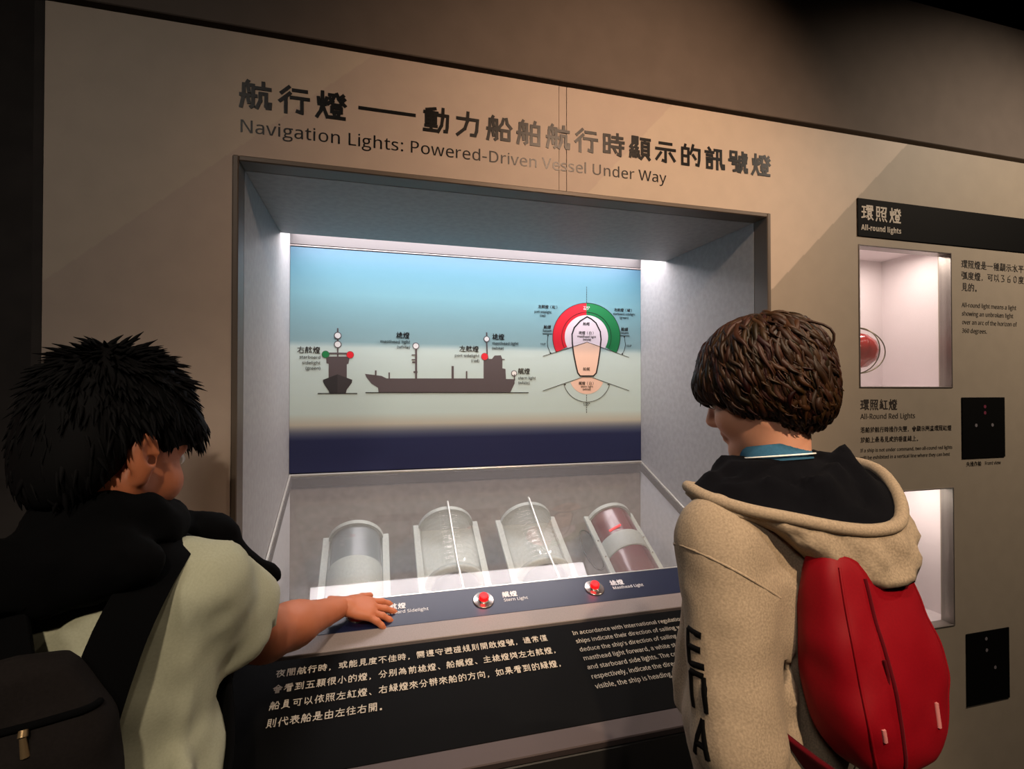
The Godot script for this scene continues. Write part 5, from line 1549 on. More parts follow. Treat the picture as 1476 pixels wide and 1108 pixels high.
func hand_field(wrist: Vector3, b: Basis, s: float, mirror: float, curls: Array, spread: float, thumb_out: float) -> Soft:
	# b: x towards the thumb (times mirror), y out of the back of the hand, z along the fingers
	var far := wrist + b.z * 0.09 * s
	var f := Soft.new(far - Vector3.ONE * 0.125 * s, far + Vector3.ONE * 0.125 * s, 0.003)
	var at := func(x: float, y: float, z: float) -> Vector3: return wrist + b * (Vector3(x * mirror, y, z) * s)
	f.capsule(at.call(0, 0, -0.03), at.call(0, 0.002, 0.012), 0.023 * s, 0.023 * s, 0.01)
	f.ball(at.call(0.0, 0.002, 0.045), b, Vector3(0.036, 0.0145, 0.043) * s, 0.016)
	f.ball(at.call(0.014, -0.004, 0.030), b, Vector3(0.020, 0.014, 0.028) * s, 0.014)
	var roots := [0.027, 0.009, -0.009, -0.025]
	var lengths := [[0.034, 0.021, 0.016], [0.037, 0.024, 0.017], [0.034, 0.022, 0.016], [0.027, 0.017, 0.014]]
	for k in 4:
		var p: Vector3 = at.call(roots[k], 0.001, 0.074 - absf(k - 1.2) * 0.005)
		f.capsule(at.call(roots[k] * 0.8, 0.004, 0.040), p, 0.0105 * s, 0.0098 * s, 0.010)
		var angle: float = curls[k][0]
		var fan: float = (1.4 - k) * spread * mirror
		for j in 3:
			if j > 0:
				angle += curls[k][j]
			var dir := b * Vector3(sin(fan) * cos(angle), -sin(angle), cos(fan) * cos(angle))
			var q: Vector3 = p + dir * lengths[k][j] * s
			f.capsule(p, q, (0.0092 - j * 0.0008) * s, (0.0086 - j * 0.0010) * s, 0.0035)
			p = q
	var tp: Vector3 = at.call(0.026, -0.004, 0.022)
	var to := Vector3(sin(thumb_out) * mirror, -0.18, cos(thumb_out)).normalized()
	var tq: Vector3 = tp + b * to * 0.036 * s
	f.capsule(tp, tq, 0.0125 * s, 0.0105 * s, 0.010)
	var tr: Vector3 = tq + b * Vector3(sin(thumb_out * 0.8) * mirror, -0.22, cos(thumb_out * 0.8)).normalized() * 0.028 * s
	f.capsule(tq, tr, 0.0100 * s, 0.0085 * s, 0.004)
	return f


func cloth(color: Color, number: int, mottle: float, sheen := 0.25) -> StandardMaterial3D:
	var m := paint(color, 0.95)
	m.albedo_texture = noise_texture(0.09, Color(1 - mottle, 1 - mottle, 1 - mottle), Color(1, 1, 1), number)
	m.uv1_triplanar = true
	m.uv1_scale = Vector3.ONE * 5.0
	m.rim_enabled = true
	m.rim = sheen
	m.rim_tint = 0.6
	m.metallic_specular = 0.2
	return m


func person_materials() -> void:
	M.eye_white = paint(Color(0.85, 0.83, 0.80), 0.2)
	M.iris = paint(Color(0.07, 0.04, 0.025), 0.15)
	M.skin_fair = paint(Color(0.80, 0.58, 0.48), 0.55)
	M.skin_tan = paint(Color(0.70, 0.41, 0.27), 0.55)
	for m in [M.skin_fair, M.skin_tan]:
		m.subsurf_scatter_enabled = true
		m.subsurf_scatter_strength = 0.08
	M.hair_brown = paint(Color.WHITE, 0.5)
	M.hair_brown.metallic_specular = 0.3
	M.hair_brown.vertex_color_use_as_albedo = true
	M.hair_brown_base = paint(Color(0.12, 0.075, 0.055), 0.6)
	M.hair_black = paint(Color(0.03, 0.027, 0.03), 0.8)
	M.hair_black.metallic_specular = 0.25
	M.hoodie = cloth(Color(0.68, 0.612, 0.525), 31, 0.30)
	M.navy_cloth = cloth(Color(0.03, 0.033, 0.056), 33, 0.25, 0.06)
	M.collar_blue = cloth(Color(0.22, 0.40, 0.52), 35, 0.15)
	M.trousers = cloth(Color(0.09, 0.09, 0.11), 37, 0.2)
	M.red_nylon = cloth(Color(0.50, 0.008, 0.07), 39, 0.10, 0.0)
	M.red_nylon.metallic_specular = 0.3
	M.red_nylon.roughness = 0.6
	M.dark_red = cloth(Color(0.32, 0.03, 0.07), 40, 0.1)
	M.shirt = cloth(Color(0.70, 0.70, 0.60), 41, 0.10)
	M.black_cloth = cloth(Color(0.02, 0.02, 0.023), 43, 0.2, 0.02)
	M.grey_nylon = cloth(Color(0.13, 0.115, 0.11), 45, 0.2, 0.1)
	M.shoe = paint(Color(0.6, 0.6, 0.6), 0.6)
	M.zip = paint(Color(0.62, 0.52, 0.38), 0.35, 0.7)


func add_legs(f: Soft, hip: Vector3, side: Vector3, heading: Vector3, grow: float, feet := false) -> void:
	for s in [-1.0, 1.0]:
		var a: Vector3 = hip + side * s * 0.075
		var knee: Vector3 = Vector3(a.x, 0.43, a.z) + heading * 0.02 + side * s * 0.005
		var ankle: Vector3 = Vector3(a.x, 0.09, a.z) - heading * 0.02 + side * s * 0.01
		f.capsule(a, knee, 0.072 + grow, 0.052 + grow, 0.03)
		f.capsule(knee, ankle, 0.050 + grow, 0.036 + grow * 1.6, 0.02)
		if feet:
			f.capsule(Vector3(ankle.x, 0.035, ankle.z) - heading * 0.02, Vector3(ankle.x, 0.030, ankle.z) + heading * 0.13, 0.034, 0.028, 0.02)


func add_shoes(o: Node3D, hip: Vector3, side: Vector3, heading: Vector3) -> void:
	for s in [-1.0, 1.0]:
		var a: Vector3 = hip + side * s * 0.085 - heading * 0.02
		var f := Soft.new(Vector3(a.x - 0.2, -0.01, a.z - 0.2), Vector3(a.x + 0.2, 0.14, a.z + 0.2), 0.012)
		f.capsule(Vector3(a.x, 0.044, a.z) - heading * 0.025, Vector3(a.x, 0.038, a.z) + heading * 0.145, 0.043, 0.036, 0.02)
		f.capsule(Vector3(a.x, 0.05, a.z), Vector3(a.x, 0.095, a.z), 0.046, 0.044, 0.02)
		put(o, "shoe", soft_mesh([f]), M.shoe)


# ------------------------------------------------------------------ the visitor in the hoodie
func make_tall_visitor() -> void:
	person_materials()
	var o := thing("person", "person in beige hoodie with curly brown hair and red backpack looking down at desk", "person", Vector3(0.667, 0, -0.722))
	var root := -o.position
	var ahead := Vector3(-0.15, 0, -0.989).normalized()
	var left := Vector3.UP.cross(ahead).normalized()
	var axes := Basis(left, Vector3.UP, ahead)
	var at := func(l: float, y: float, f: float) -> Vector3: return Vector3(0.667, y, -0.722) + left * l + ahead * f
	var hc := Vector3(0.655, 1.418, -0.752)
	var hs := 0.93
	var hb := head_axes(Vector3(-0.60, 0, -0.80), 0.30)
	# body
	var shoulder: Vector3 = at.call(0.150, 1.185, -0.02)
	var elbow: Vector3 = at.call(0.180, 0.930, -0.078)
	var wrist: Vector3 = at.call(0.075, 0.83, 0.035)
	var shoulder2: Vector3 = at.call(-0.150, 1.185, -0.02)
	var elbow2: Vector3 = at.call(-0.205, 0.945, -0.04)
	var wrist2: Vector3 = at.call(-0.075, 0.83, 0.035)
	var body := Soft.new(Vector3(0.36, 0.0, -1.0), Vector3(0.98, 1.36, -0.45), 0.013)
	body.ball(at.call(0, 1.06, 0), axes, Vector3(0.135, 0.17, 0.085), 0.03)
	body.ball(at.call(0, 0.86, 0), axes, Vector3(0.125, 0.16, 0.085), 0.05)
	body.capsule(shoulder, shoulder2, 0.048, 0.048, 0.04)
	body.capsule(at.call(0, 1.18, -0.01), at.call(0, 1.31, 0.0), 0.052, 0.047, 0.04)
	for s in [[shoulder, elbow, wrist], [shoulder2, elbow2, wrist2]]:
		body.capsule(s[0], s[1], 0.040, 0.034, 0.02)
		body.capsule(s[1], s[2], 0.034, 0.024, 0.02)
	add_legs(body, at.call(0, 0.80, 0), left, ahead, 0.0, true)
	var head := head_field(hc, hb, hs, at.call(0, 1.26, -0.005), 0.046)
	var hands := []
	for s in [[elbow, wrist, 1.0], [elbow2, wrist2, -1.0]]:
		var along: Vector3 = (s[1] - s[0]).normalized()
		var back := (Vector3.UP - along * along.y).normalized()
		hands.append(hand_field(s[1], Basis(back.cross(along), back, along), 0.92, -s[2], [[0.5, 0.5, 0.3], [0.55, 0.5, 0.3], [0.6, 0.5, 0.3], [0.65, 0.5, 0.3]], 0.08, 0.7))
	var t := Transform3D(Basis(), root)
	put(o, "body", soft_mesh([body, head] + hands), M.skin_fair, t)
	add_face_at(o, root, hc, hb, hs, M.hair_brown_base)
	# hair: a full cap and curling locks
	var cap := Soft.new(hc - Vector3.ONE * 0.17, hc + Vector3.ONE * 0.17, 0.006)
	var hat := func(x: float, y: float, z: float) -> Vector3: return hc + hb * (Vector3(x, y, z) * hs)
	cap.ball(hat.call(0, 0.046, -0.018), hb, Vector3(0.094, 0.094, 0.112) * hs, 0.01)
	cap.ball(hat.call(0, -0.015, -0.060), hb, Vector3(0.082, 0.075, 0.060) * hs, 0.03)
	cap.ball(hat.call(0, 0.030, 0.060), hb, Vector3(0.072, 0.042, 0.045) * hs, 0.02)
	for x in [-1.0, 1.0]:
		cap.ball(hat.call(x * 0.066, 0.006, 0.0), hb, Vector3(0.026, 0.045, 0.044) * hs, 0.02)
	cap.ball(hat.call(0, -0.072, 0.088), hb, Vector3(0.13, 0.088, 0.084) * hs, 0.012, true)
	put(o, "hair", soft_mesh([cap]), M.hair_brown_base, t)
	var locks := MB.new()
	locks.colored = true
	var rng := RandomNumberGenerator.new()
	rng.seed = 11
	var crown := Vector3(0.0, 0.125, -0.045)
	var made := 0
	var mid: Vector3 = hat.call(0, 0.035, -0.025)
	while made < 1500:
		var u := Vector3(rng.randfn(), rng.randfn(), rng.randfn()).normalized()
		var p: Vector3 = (hb.inverse() * (cap.skin_at(mid, hb * u) - hc)) / hs
		if (p.y < 0.034 and p.z > 0.045) or (p.y < -0.012 and p.z > 0.0) or p.y < -0.085:
			continue
		made += 1
		var flow := (p - crown)
		flow -= u * flow.dot(u)
		flow = (flow.normalized() + Vector3(rng.randfn(), rng.randfn(), rng.randfn()) * 0.32).normalized()
		if p.z > 0.03:
			flow = (flow + Vector3(rng.randf_range(-0.4, 0.4), -0.1, 0.45)).normalized()
		var wave := u.cross(flow).normalized()
		var phase := rng.randf() * TAU
		var turns := rng.randf_range(0.5, 1.5)
		var swing := rng.randf_range(0.005, 0.012)
		var length := rng.randf_range(0.05, 0.095)
		if p.y < -0.02:
			length *= 0.65
		var thick := rng.randf_range(0.0022, 0.0060)
		var pts := []
		var rad := []
		var q := p
		for k in 11:
			var s := k / 10.0
			var side := wave * sin(phase + s * TAU * turns) * swing * s + u * cos(phase + s * TAU * turns) * swing * 0.55 * s
			pts.append(t * (hc + hb * ((q + side + u * 0.001) * hs)))
			rad.append(thick * (0.55 + 0.6 * sin(PI * minf(s * 0.9 + 0.12, 1.0))) * (1.0 - 0.75 * s * s * s))
			q += flow * length / 10.0
			var off := cap.value(hc + hb * (q * hs)) / hs
			var away := (q - Vector3(0, 0.035, -0.025)).normalized()
			q -= away * clampf(off, -0.02, 0.02) * (0.9 - 0.5 * s)
			flow = (flow + Vector3(0, -0.07, 0)).normalized()
		var tone := rng.randf_range(0.35, 1.6)
		locks.color = Color(0.022 * tone, 0.0098 * tone, 0.0052 * tone)
		locks.tube(pts, rad, 6)
	# one loose strand standing off the crown
	var strand := []
	for k in 9:
		var a := lerpf(0.0, PI, k / 8.0)
		strand.append(t * (hc + hb * (Vector3(0.03, 0.110 - 0.085 * k / 8.0, -0.085 - 0.040 * sin(a) - 0.040 * k / 8.0) * hs)))
	locks.color = Color(0.02, 0.01, 0.006)
	locks.tube(strand, [0.0022], 5)
	put(o, "hair_locks", locks.done(), M.hair_brown, Transform3D(), "wavy brown locks")
	# hoodie
	var coat := Soft.new(Vector3(0.30, 0.62, -1.03), Vector3(1.04, 1.32, -0.42), 0.0095)
	coat.ball(at.call(0, 1.07, 0.0), axes, Vector3(0.160, 0.19, 0.110), 0.03)
	coat.ball(at.call(0.0, 0.87, 0.016), axes, Vector3(0.158, 0.20, 0.122), 0.05)
	coat.ball(at.call(0.0, 0.74, 0.005), axes, Vector3(0.158, 0.085, 0.118), 0.02)
	coat.capsule(at.call(0.145, 1.188, -0.01), at.call(-0.145, 1.188, -0.01), 0.066, 0.066, 0.05)
	for s in [[shoulder, elbow, wrist], [shoulder2, elbow2, wrist2]]:
		coat.capsule(s[0], s[1], 0.063, 0.059, 0.03)
		coat.capsule(s[1], s[2], 0.062, 0.047, 0.02)
	# creases at the armpit and the waist
	for s in [0.0, 0.05, 0.10]:
		coat.capsule(at.call(0.115, 1.13 - s, 0.080), at.call(0.10, 0.95 - s, 0.120), 0.010, 0.014, 0.02)
		coat.capsule(at.call(0.142 - s * 0.5, 1.14, -0.085), at.call(0.15 - s * 0.5, 0.86, -0.10), 0.008, 0.014, 0.02)
	coat.ripple(folds(5, 6.0), 0.010)
	coat.ripple(folds(6, 16.0), 0.003)
	coat.capsule(at.call(0, 1.20, 0.0), at.call(0, 1.36, 0.004), 0.056, 0.056, 0.01, true)
	var hoodie := put(o, "hoodie", soft_mesh([coat]), M.hoodie, t)
	# sleeve seam
	var m := MB.new()
	var seam := []
	for k in 15:
		var a := lerpf(-2.3, 1.5, k / 14.0)
		var dir: Vector3 = (left * cos(a) * 0.55 + ahead * sin(a) + Vector3(0, 0.35 * cos(a), 0)).normalized()
		seam.append(coat.skin_at(shoulder - Vector3(0, 0.035, 0) + left * 0.012, dir, -0.0006))
	m.tube(seam, [0.0022], 6, false)
	put(hoodie, "seam", m.done(), M.hoodie)
	# the print on the sleeve
	var arm := (elbow - shoulder).normalized()
	var out := (left * 0.99 + ahead * 0.04)
	out = (out - arm * out.dot(arm)).normalized()
	var wide := arm.cross(out).normalized()
	var marks := [
		[[0, 0, 0, 1], [0, 0, 1, 0.12], [0, 0.5, 0.85, 0.55], [0, 1, 1, 1]],
		[[0, 1, 0.05, 0], [0.05, 0, 0.95, 0.05], [0.95, 0.05, 1, 1]],
		[[0, 1, 0.7, 0], [0.7, 0, 0.9, 1], [0.15, 0.7, 0.85, 0.7]],
	]
	for k in 3:
		m = MB.new()
		for s in marks[k]:
			var line := []
			for j in 7:
				var w := lerpf(s[0], s[2], j / 6.0)
				var y := lerpf(s[1], s[3], j / 6.0)
				var from: Vector3 = shoulder + arm * (0.120 + k * 0.056 + y * 0.046)
				var dir: Vector3 = (out + wide * (w - 0.5) * -0.44).normalized()
				line.append(coat.skin_at(from, dir, -0.0030))
			m.tube(line, [0.0055], 6)
		put(hoodie, "sleeve_letter", m.done(), M.band_black)
	# hood lying open on the shoulders
	var rim := [[0.12, 1.252, 0.080], [0.162, 1.262, 0.038], [0.172, 1.256, -0.012], [0.150, 1.246, -0.065], [0.105, 1.237, -0.106], [0.050, 1.226, -0.140], [0.0, 1.222, -0.158], [-0.050, 1.230, -0.160], [-0.098, 1.260, -0.130], [-0.135, 1.290, -0.075], [-0.150, 1.290, 0.0], [-0.115, 1.262, 0.075], [-0.04, 1.238, 0.105], [0.05, 1.240, 0.110]]
	var ring := Curve3D.new()
	for k in rim.size() + 1:
		var p: Array = rim[k % rim.size()]
		var q: Array = rim[(k + 1) % rim.size()]
		var b: Array = rim[(k - 1 + rim.size()) % rim.size()]
		var tangent: Vector3 = (at.call(q[0], q[1], q[2]) - at.call(b[0], b[1], b[2])) / 6.0
		ring.add_point(root + at.call(p[0], p[1], p[2]), -tangent, tangent)
	var edge := []
	var total := ring.get_baked_length()
	for k in 64:
		edge.append(ring.sample_baked(total * k / 64.0, true))
	var nk: Vector3 = root + at.call(0, 1.30, 0.004)
	var wob := folds(9, 14.0)
	var rows := []
	for i in 13:
		var s := i / 12.0
		var row := PackedVector3Array()
		for k in 64:
			var e: Vector3 = edge[k]
			var d: Vector3 = e - nk
			d.y = 0
			var inner := nk + d.normalized() * 0.052
			inner.y = nk.y + 0.010
			var p := e.lerp(inner, s)
			p.y += 0.014 * sin(PI * s) * (1.0 - 0.5 * s) - 0.010 * sin(PI * minf(s * 2.2, 1.0))
			var amount := 0.030 * sin(PI * s)
			p.y += wob.get_noise_3dv(p * 1.0) * amount
			row.append(p)
		rows.append(row)
	m = MB.new()
	m.loft(rows, true, true)
	var hood := put(o, "hood", m.done(), M.navy_cloth, Transform3D(), "navy hood lining")
	rows = []
	for i in 11:
		var s := i / 10.0
		var row := PackedVector3Array()
		for k in 64:
			var e: Vector3 = edge[k]
			var d: Vector3 = e - nk
			d.y = 0
			var behind := clampf(d.normalized().dot(-ahead * 0.82 - left * 0.57) * 1.25, 0.0, 1.0)
			var drop := 0.035 + 0.058 * behind
			var tuck := maxf(s - 0.8, 0.0) / 0.2
			var hang := 0.020 * sin(PI * minf(s, 0.8) / 1.6) - 0.075 * tuck * tuck
			var p := e + d.normalized() * lerpf(0.022 * sin(PI * s) * 0.4 - 0.055 * s * s, hang, behind)
			p.y -= drop * s
			p += d.normalized() * wob.get_noise_3dv(p * 1.6) * 0.012 * sin(PI * s)
			row.append(p)
		rows.append(row)
	m = MB.new()
	m.loft(rows, true)
	put(hood, "hood_outside", m.done(), M.hoodie)
	m = MB.new()
	edge.append(edge[0])
	m.tube(edge, [0.0095], 10, false)
	put(hood, "hood_hem", m.done(), M.hoodie)
	# shirt collar
	rows = []
	for i in 6:
		var s := i / 5.0
		var row := PackedVector3Array()
		for k in 32:
			var a := TAU * k / 32.0
			var r := 0.056 - 0.005 * s + 0.002 * sin(PI * s)
			row.append(root + at.call(cos(a) * r, 1.300 + 0.026 * s - 0.010 * sin(a), sin(a) * r + 0.004 + 0.008 * s))
		rows.append(row)
	m = MB.new()
	m.loft(rows, true, true)
	var collar := put(o, "shirt_collar", m.done(), M.collar_blue, Transform3D(), "blue shirt collar")
	m = MB.new()
	var hem := []
	for k in 33:
		var a := TAU * k / 32.0
		hem.append(root + at.call(cos(a) * 0.0585, 1.308 - 0.010 * sin(a), sin(a) * 0.0585 + 0.005))
	m.tube(hem, [0.0016], 6, false)
	put(collar, "collar_stripe", m.done(), M.print_white)
	# trousers and shoes
	var legs := Soft.new(Vector3(0.44, 0.05, -0.92), Vector3(0.90, 0.86, -0.52), 0.014)
	legs.ball(at.call(0, 0.79, 0), axes, Vector3(0.135, 0.085, 0.10), 0.02)
	add_legs(legs, at.call(0, 0.77, 0), left, ahead, 0.014)
	put(o, "trousers", soft_mesh([legs]), M.trousers, t)
	add_shoes_at(o, root, at.call(0, 0, 0), left, ahead)
	red_backpack(at, left, ahead)


func add_face_at(o: Node3D, root: Vector3, c: Vector3, b: Basis, s: float, hair: Material) -> void:
	add_face(o, c + root, b, s, hair)


func add_shoes_at(o: Node3D, root: Vector3, hip: Vector3, side: Vector3, heading: Vector3) -> void:
	var before := o.get_child_count()
	add_shoes(o, hip, side, heading)
	for k in range(before, o.get_child_count()):
		o.get_child(k).position = root


func bag_rows(low: float, high: float, width: Callable, depth: Callable, shape: float, center: Callable, left: Vector3, ahead: Vector3, wrinkle: float, number: int) -> Array:
	var f := folds(number, 9.0)
	var rows := []
	for i in 41:
		var s := i / 40.0
		var y := lerpf(low, high, s)
		var row := PackedVector3Array()
		var c: Vector3 = center.call(s)
		for k in 72:
			var a := TAU * k / 72.0
			var x := signf(cos(a)) * pow(absf(cos(a)), shape)
			var z := signf(sin(a)) * pow(absf(sin(a)), shape)
			var p: Vector3 = c + left * x * width.call(s) + ahead * z * depth.call(s)
			p.y = y
			p += (left * x + ahead * z) * f.get_noise_3dv(p) * wrinkle
			row.append(p)
		rows.append(row)
	return rows


func red_backpack(at: Callable, left: Vector3, ahead: Vector3) -> void:
	var o := thing("backpack", "plump red nylon backpack worn over the beige hoodie", "backpack", at.call(0, 0.90, -0.19))
	var root := -o.position
	var end := func(s: float) -> float: return pow(clampf(sin(PI * clampf(s, 0.0, 1.0)), 0.0, 1.0), 0.20)
	var rows := bag_rows(0.908, 1.215, func(s: float) -> float: return lerpf(0.116, 0.094, s) * end.call(s), func(s: float) -> float: return lerpf(0.064, 0.030, s * s) * end.call(s), 0.62, func(s: float) -> Vector3: return root + at.call(0, 0, lerpf(-0.168, -0.118, s)), left, ahead, 0.006, 61)
	for r in rows:
		for k in r.size():
			r[k].y += root.y
	var m := MB.new()
	m.loft(rows, true, false, true)
	put(o, "bag", m.done(), M.red_nylon)
	# seams and the front zip follow the cloth
	for s in [[57, "zip", 0.0026, M.dark_red, 4, 34], [45, "piping", 0.0020, M.red_nylon, 3, 36], [64, "piping", 0.0020, M.red_nylon, 3, 36]]:
		var line := []
		for i in range(s[4], s[5]):
			line.append(rows[i][s[0]] - ahead * 0.0005)
		m = MB.new()
		m.tube(line, [s[2]], 6)
		put(o, s[1], m.done(), s[3])
	m = MB.new()
	var pull: Vector3 = rows[21][58] - ahead * 0.004
	m.tube([pull, pull + Vector3(0.002, -0.018, 0.003), pull + Vector3(0.003, -0.05, 0.004)], [0.002, 0.0024, 0.0018], 6)
	put(o, "zip_pull", m.done(), M.dark_red)
	for s in [[52, 8, 13], [61, 9, 12]]:
		var line := []
		for i in range(s[1], s[2]):
			line.append(rows[i][s[0]] - ahead * 0.0005)
		m = MB.new()
		m.tube(line, [0.0030], 5)
		put(o, "pale_logo", m.done(), paint(Color(0.72, 0.45, 0.45), 0.7))
	# shoulder straps
	for s in [-1.0, 1.0]:
		var path := []
		for p in [[0.080, 0.890, -0.140], [0.110, 0.915, -0.115], [0.146, 0.96, -0.05], [0.142, 1.02, 0.03], [0.105, 1.12, 0.085], [0.090, 1.205, 0.060], [0.085, 1.245, 0.0], [0.078, 1.225, -0.085], [0.062, 1.205, -0.12]]:
			path.append(root + at.call(p[0] * s, p[1], p[2]))
		put(o, "strap", ribbon(path, 0.038, 0.008, root + at.call(0, 1.08, 0)), M.dark_red)


func ribbon(path: Array, width: float, thick: float, inside: Vector3) -> ArrayMesh:
	# a webbing strap that lies flat against what it goes round
	var c := Curve3D.new()
	for k in path.size():
		var tangent: Vector3 = (path[mini(k + 1, path.size() - 1)] - path[maxi(k - 1, 0)]) / 6.0
		c.add_point(path[k], -tangent, tangent)
	var rows := []
	var total := c.get_baked_length()
	for i in 41:
		var p := c.sample_baked(total * i / 40.0, true)
		var q := c.sample_baked(minf(total * (i + 0.5) / 40.0, total), true)
		var b := c.sample_baked(maxf(total * (i - 0.5) / 40.0, 0.0), true)
		var d := (q - b).normalized()
		var out := (p - inside)
		out = (out - d * out.dot(d)).normalized()
		var side := d.cross(out)
		var row := PackedVector3Array()
		for k in [[-1, -1], [-1.04, 0], [-1, 1], [0, 1.1], [1, 1], [1.04, 0], [1, -1], [0, -1]]:
			row.append(p + side * k[0] * width / 2.0 + out * k[1] * thick / 2.0)
		rows.append(row)
	var m := MB.new()
	m.loft(rows, true, true, true)
	return m.done()


# ------------------------------------------------------------------ the visitor who reaches for the desk
func make_reaching_visitor() -> void:
	var o := thing("person", "person with short black hair in pale shirt reaching a hand onto the desk", "person", Vector3(-0.375, 0, -0.85))
	var root := -o.position
	var t := Transform3D(Basis(), root)
	var ahead := Vector3(-0.2, 0, -0.98).normalized()
	var left := Vector3.UP.cross(ahead).normalized()
	var lean := Basis(left, Vector3.UP, ahead) * Basis(Vector3.RIGHT, 0.20)
	var at := func(l: float, y: float, f: float) -> Vector3: return Vector3(-0.375, y, -0.85) + left * l + ahead * f
	var hc := Vector3(-0.372, 1.332, -0.893)
	var hs := 1.05
	var hb := head_axes(Vector3(0.55, 0, -0.835), 0.28)
	var shoulder := Vector3(-0.252, 1.118, -0.895)
	var elbow := Vector3(-0.196, 0.952, -1.075)
	var wrist := Vector3(-0.066, 0.912, -1.272)
	var shoulder2: Vector3 = at.call(0.145, 1.135, 0.03)
	var elbow2: Vector3 = at.call(0.19, 0.90, -0.01)
	var wrist2: Vector3 = at.call(0.12, 0.80, 0.16)
	# body
	var body := Soft.new(Vector3(-0.66, 0.0, -1.34), Vector3(-0.02, 1.30, -0.66), 0.013)
	body.ball(at.call(0, 1.02, 0.035), lean, Vector3(0.135, 0.17, 0.090), 0.03)
	body.ball(at.call(0, 0.84, 0.005), lean, Vector3(0.135, 0.16, 0.100), 0.05)
	body.capsule(shoulder, shoulder2, 0.048, 0.048, 0.04)
	body.capsule(at.call(0, 1.13, 0.04), hc + hb * Vector3(0, -0.06, -0.03), 0.055, 0.050, 0.04)
	body.capsule(shoulder, elbow, 0.052, 0.047, 0.02)
	body.capsule(elbow, elbow.lerp(wrist, 0.35), 0.047, 0.044, 0.02)
	body.capsule(elbow.lerp(wrist, 0.3), wrist, 0.044, 0.0235, 0.02)
	body.capsule(shoulder2, elbow2, 0.047, 0.042, 0.02)
	body.capsule(elbow2, wrist2, 0.042, 0.024, 0.02)
	add_legs(body, at.call(0, 0.78, 0), left, ahead, 0.004, true)
	var head := head_field(hc, hb, hs, at.call(0, 1.17, 0.035), 0.052, 1.12)
	# the hand on the button strip
	var slope_up := Vector3(0, DESK_SLOPE, -1).normalized()
	var slope_out := Vector3(0, 1, DESK_SLOPE).normalized()
	var fingers := (Vector3.RIGHT * 0.97 - slope_up * 0.05 - slope_out * 0.22).normalized()
	var back := (slope_out - fingers * slope_out.dot(fingers)).normalized()
	var hand := hand_field(wrist, Basis(back.cross(fingers), back, fingers), 0.92, 1.0, [[0.15, 0.25, 0.15], [0.12, 0.22, 0.15], [0.16, 0.25, 0.2], [0.22, 0.3, 0.2]], 0.17, 0.75)
	var along2 := (wrist2 - elbow2).normalized()
	var back2 := (Vector3.UP - along2 * along2.y).normalized()
	var hand2 := hand_field(wrist2, Basis(back2.cross(along2), back2, along2), 0.92, -1.0, [[0.4, 0.4, 0.3], [0.45, 0.4, 0.3], [0.5, 0.4, 0.3], [0.55, 0.4, 0.3]], 0.08, 0.7)
	put(o, "body", soft_mesh([body, head, hand, hand2]), M.skin_tan, t)
	add_face_at(o, root, hc, hb, hs, M.hair_black)
	# short thick hair
	var cap := Soft.new(hc - Vector3.ONE * 0.20, hc + Vector3.ONE * 0.20, 0.007)
	var hat := func(x: float, y: float, z: float) -> Vector3: return hc + hb * (Vector3(x, y, z) * hs)
	cap.ball(hat.call(0, 0.052, -0.012), hb, Vector3(0.088, 0.096, 0.098) * hs, 0.01)
	cap.ball(hat.call(0, -0.010, -0.058), hb, Vector3(0.076, 0.080, 0.048) * hs, 0.03)
	cap.ball(hat.call(0, 0.046, 0.075), hb, Vector3(0.062, 0.036, 0.042) * hs, 0.03)
	cap.ball(hat.call(0, -0.066, 0.066), hb, Vector3(0.12, 0.085, 0.085) * hs, 0.012, true)
	for x in [-1.0, 1.0]:
		cap.ball(hat.call(x * 0.090, -0.016, -0.004), hb, Vector3(0.034, 0.046, 0.034) * hs, 0.008, true)
	put(o, "hair", soft_mesh([cap]), M.hair_black, t)
	var spikes := MB.new()
	var rng := RandomNumberGenerator.new()
	rng.seed = 17
	var made := 0
	var mid: Vector3 = hat.call(0, 0.045, -0.015)
	while made < 1700:
		var u := Vector3(rng.randfn(), rng.randfn(), rng.randfn()).normalized()
		var p: Vector3 = (hb.inverse() * (cap.skin_at(mid, hb * u, -0.004) - hc)) / hs
		if (p.y < 0.030 and p.z > 0.035) or (p.y < 0.022 and p.z > -0.045 and absf(p.x) > 0.03) or p.y < -0.075:
			continue
		made += 1
		var flow := p - Vector3(0, 0.14, -0.05)
		flow = (flow - u * flow.dot(u)).normalized()
		var d := (u * 0.34 + flow * 0.90 + Vector3(rng.randfn(), rng.randfn(), rng.randfn()) * 0.22).normalized()
		if p.z > 0.05:
			d = (d + Vector3(0, -0.05, 0.5)).normalized()
		var length := rng.randf_range(0.016, 0.034)
		if u.y > 0.6:
			d = (d + u * 0.35).normalized()
		var pts := []
		var q := p
		for k in 4:
			pts.append(t * (hc + hb * (q * hs)))
			q += d * length / 3.0
			d = (d + flow * 0.15).normalized()
		var w := rng.randf_range(0.0022, 0.0042)
		spikes.tube(pts, [w, w * 0.9, w * 0.55, w * 0.08], 5)
	put(o, "hair_tufts", spikes.done(), M.hair_black, Transform3D(), "short black tufts")
	# shirt
	var shirt := Soft.new(Vector3(-0.70, 0.60, -1.16), Vector3(-0.06, 1.24, -0.62), 0.0095)
	shirt.ball(at.call(0, 1.03, 0.030), lean, Vector3(0.165, 0.18, 0.118), 0.03)
	shirt.ball(at.call(0, 0.85, 0.005), lean, Vector3(0.160, 0.19, 0.125), 0.05)
	shirt.ball(at.call(0, 0.72, 0.0), Basis(left, Vector3.UP, ahead), Vector3(0.158, 0.08, 0.125), 0.03)
	shirt.capsule(shoulder, shoulder2, 0.062, 0.062, 0.05)
	var hem := shoulder.lerp(elbow, 0.46)
	shirt.capsule(shoulder, hem, 0.060, 0.074, 0.03)
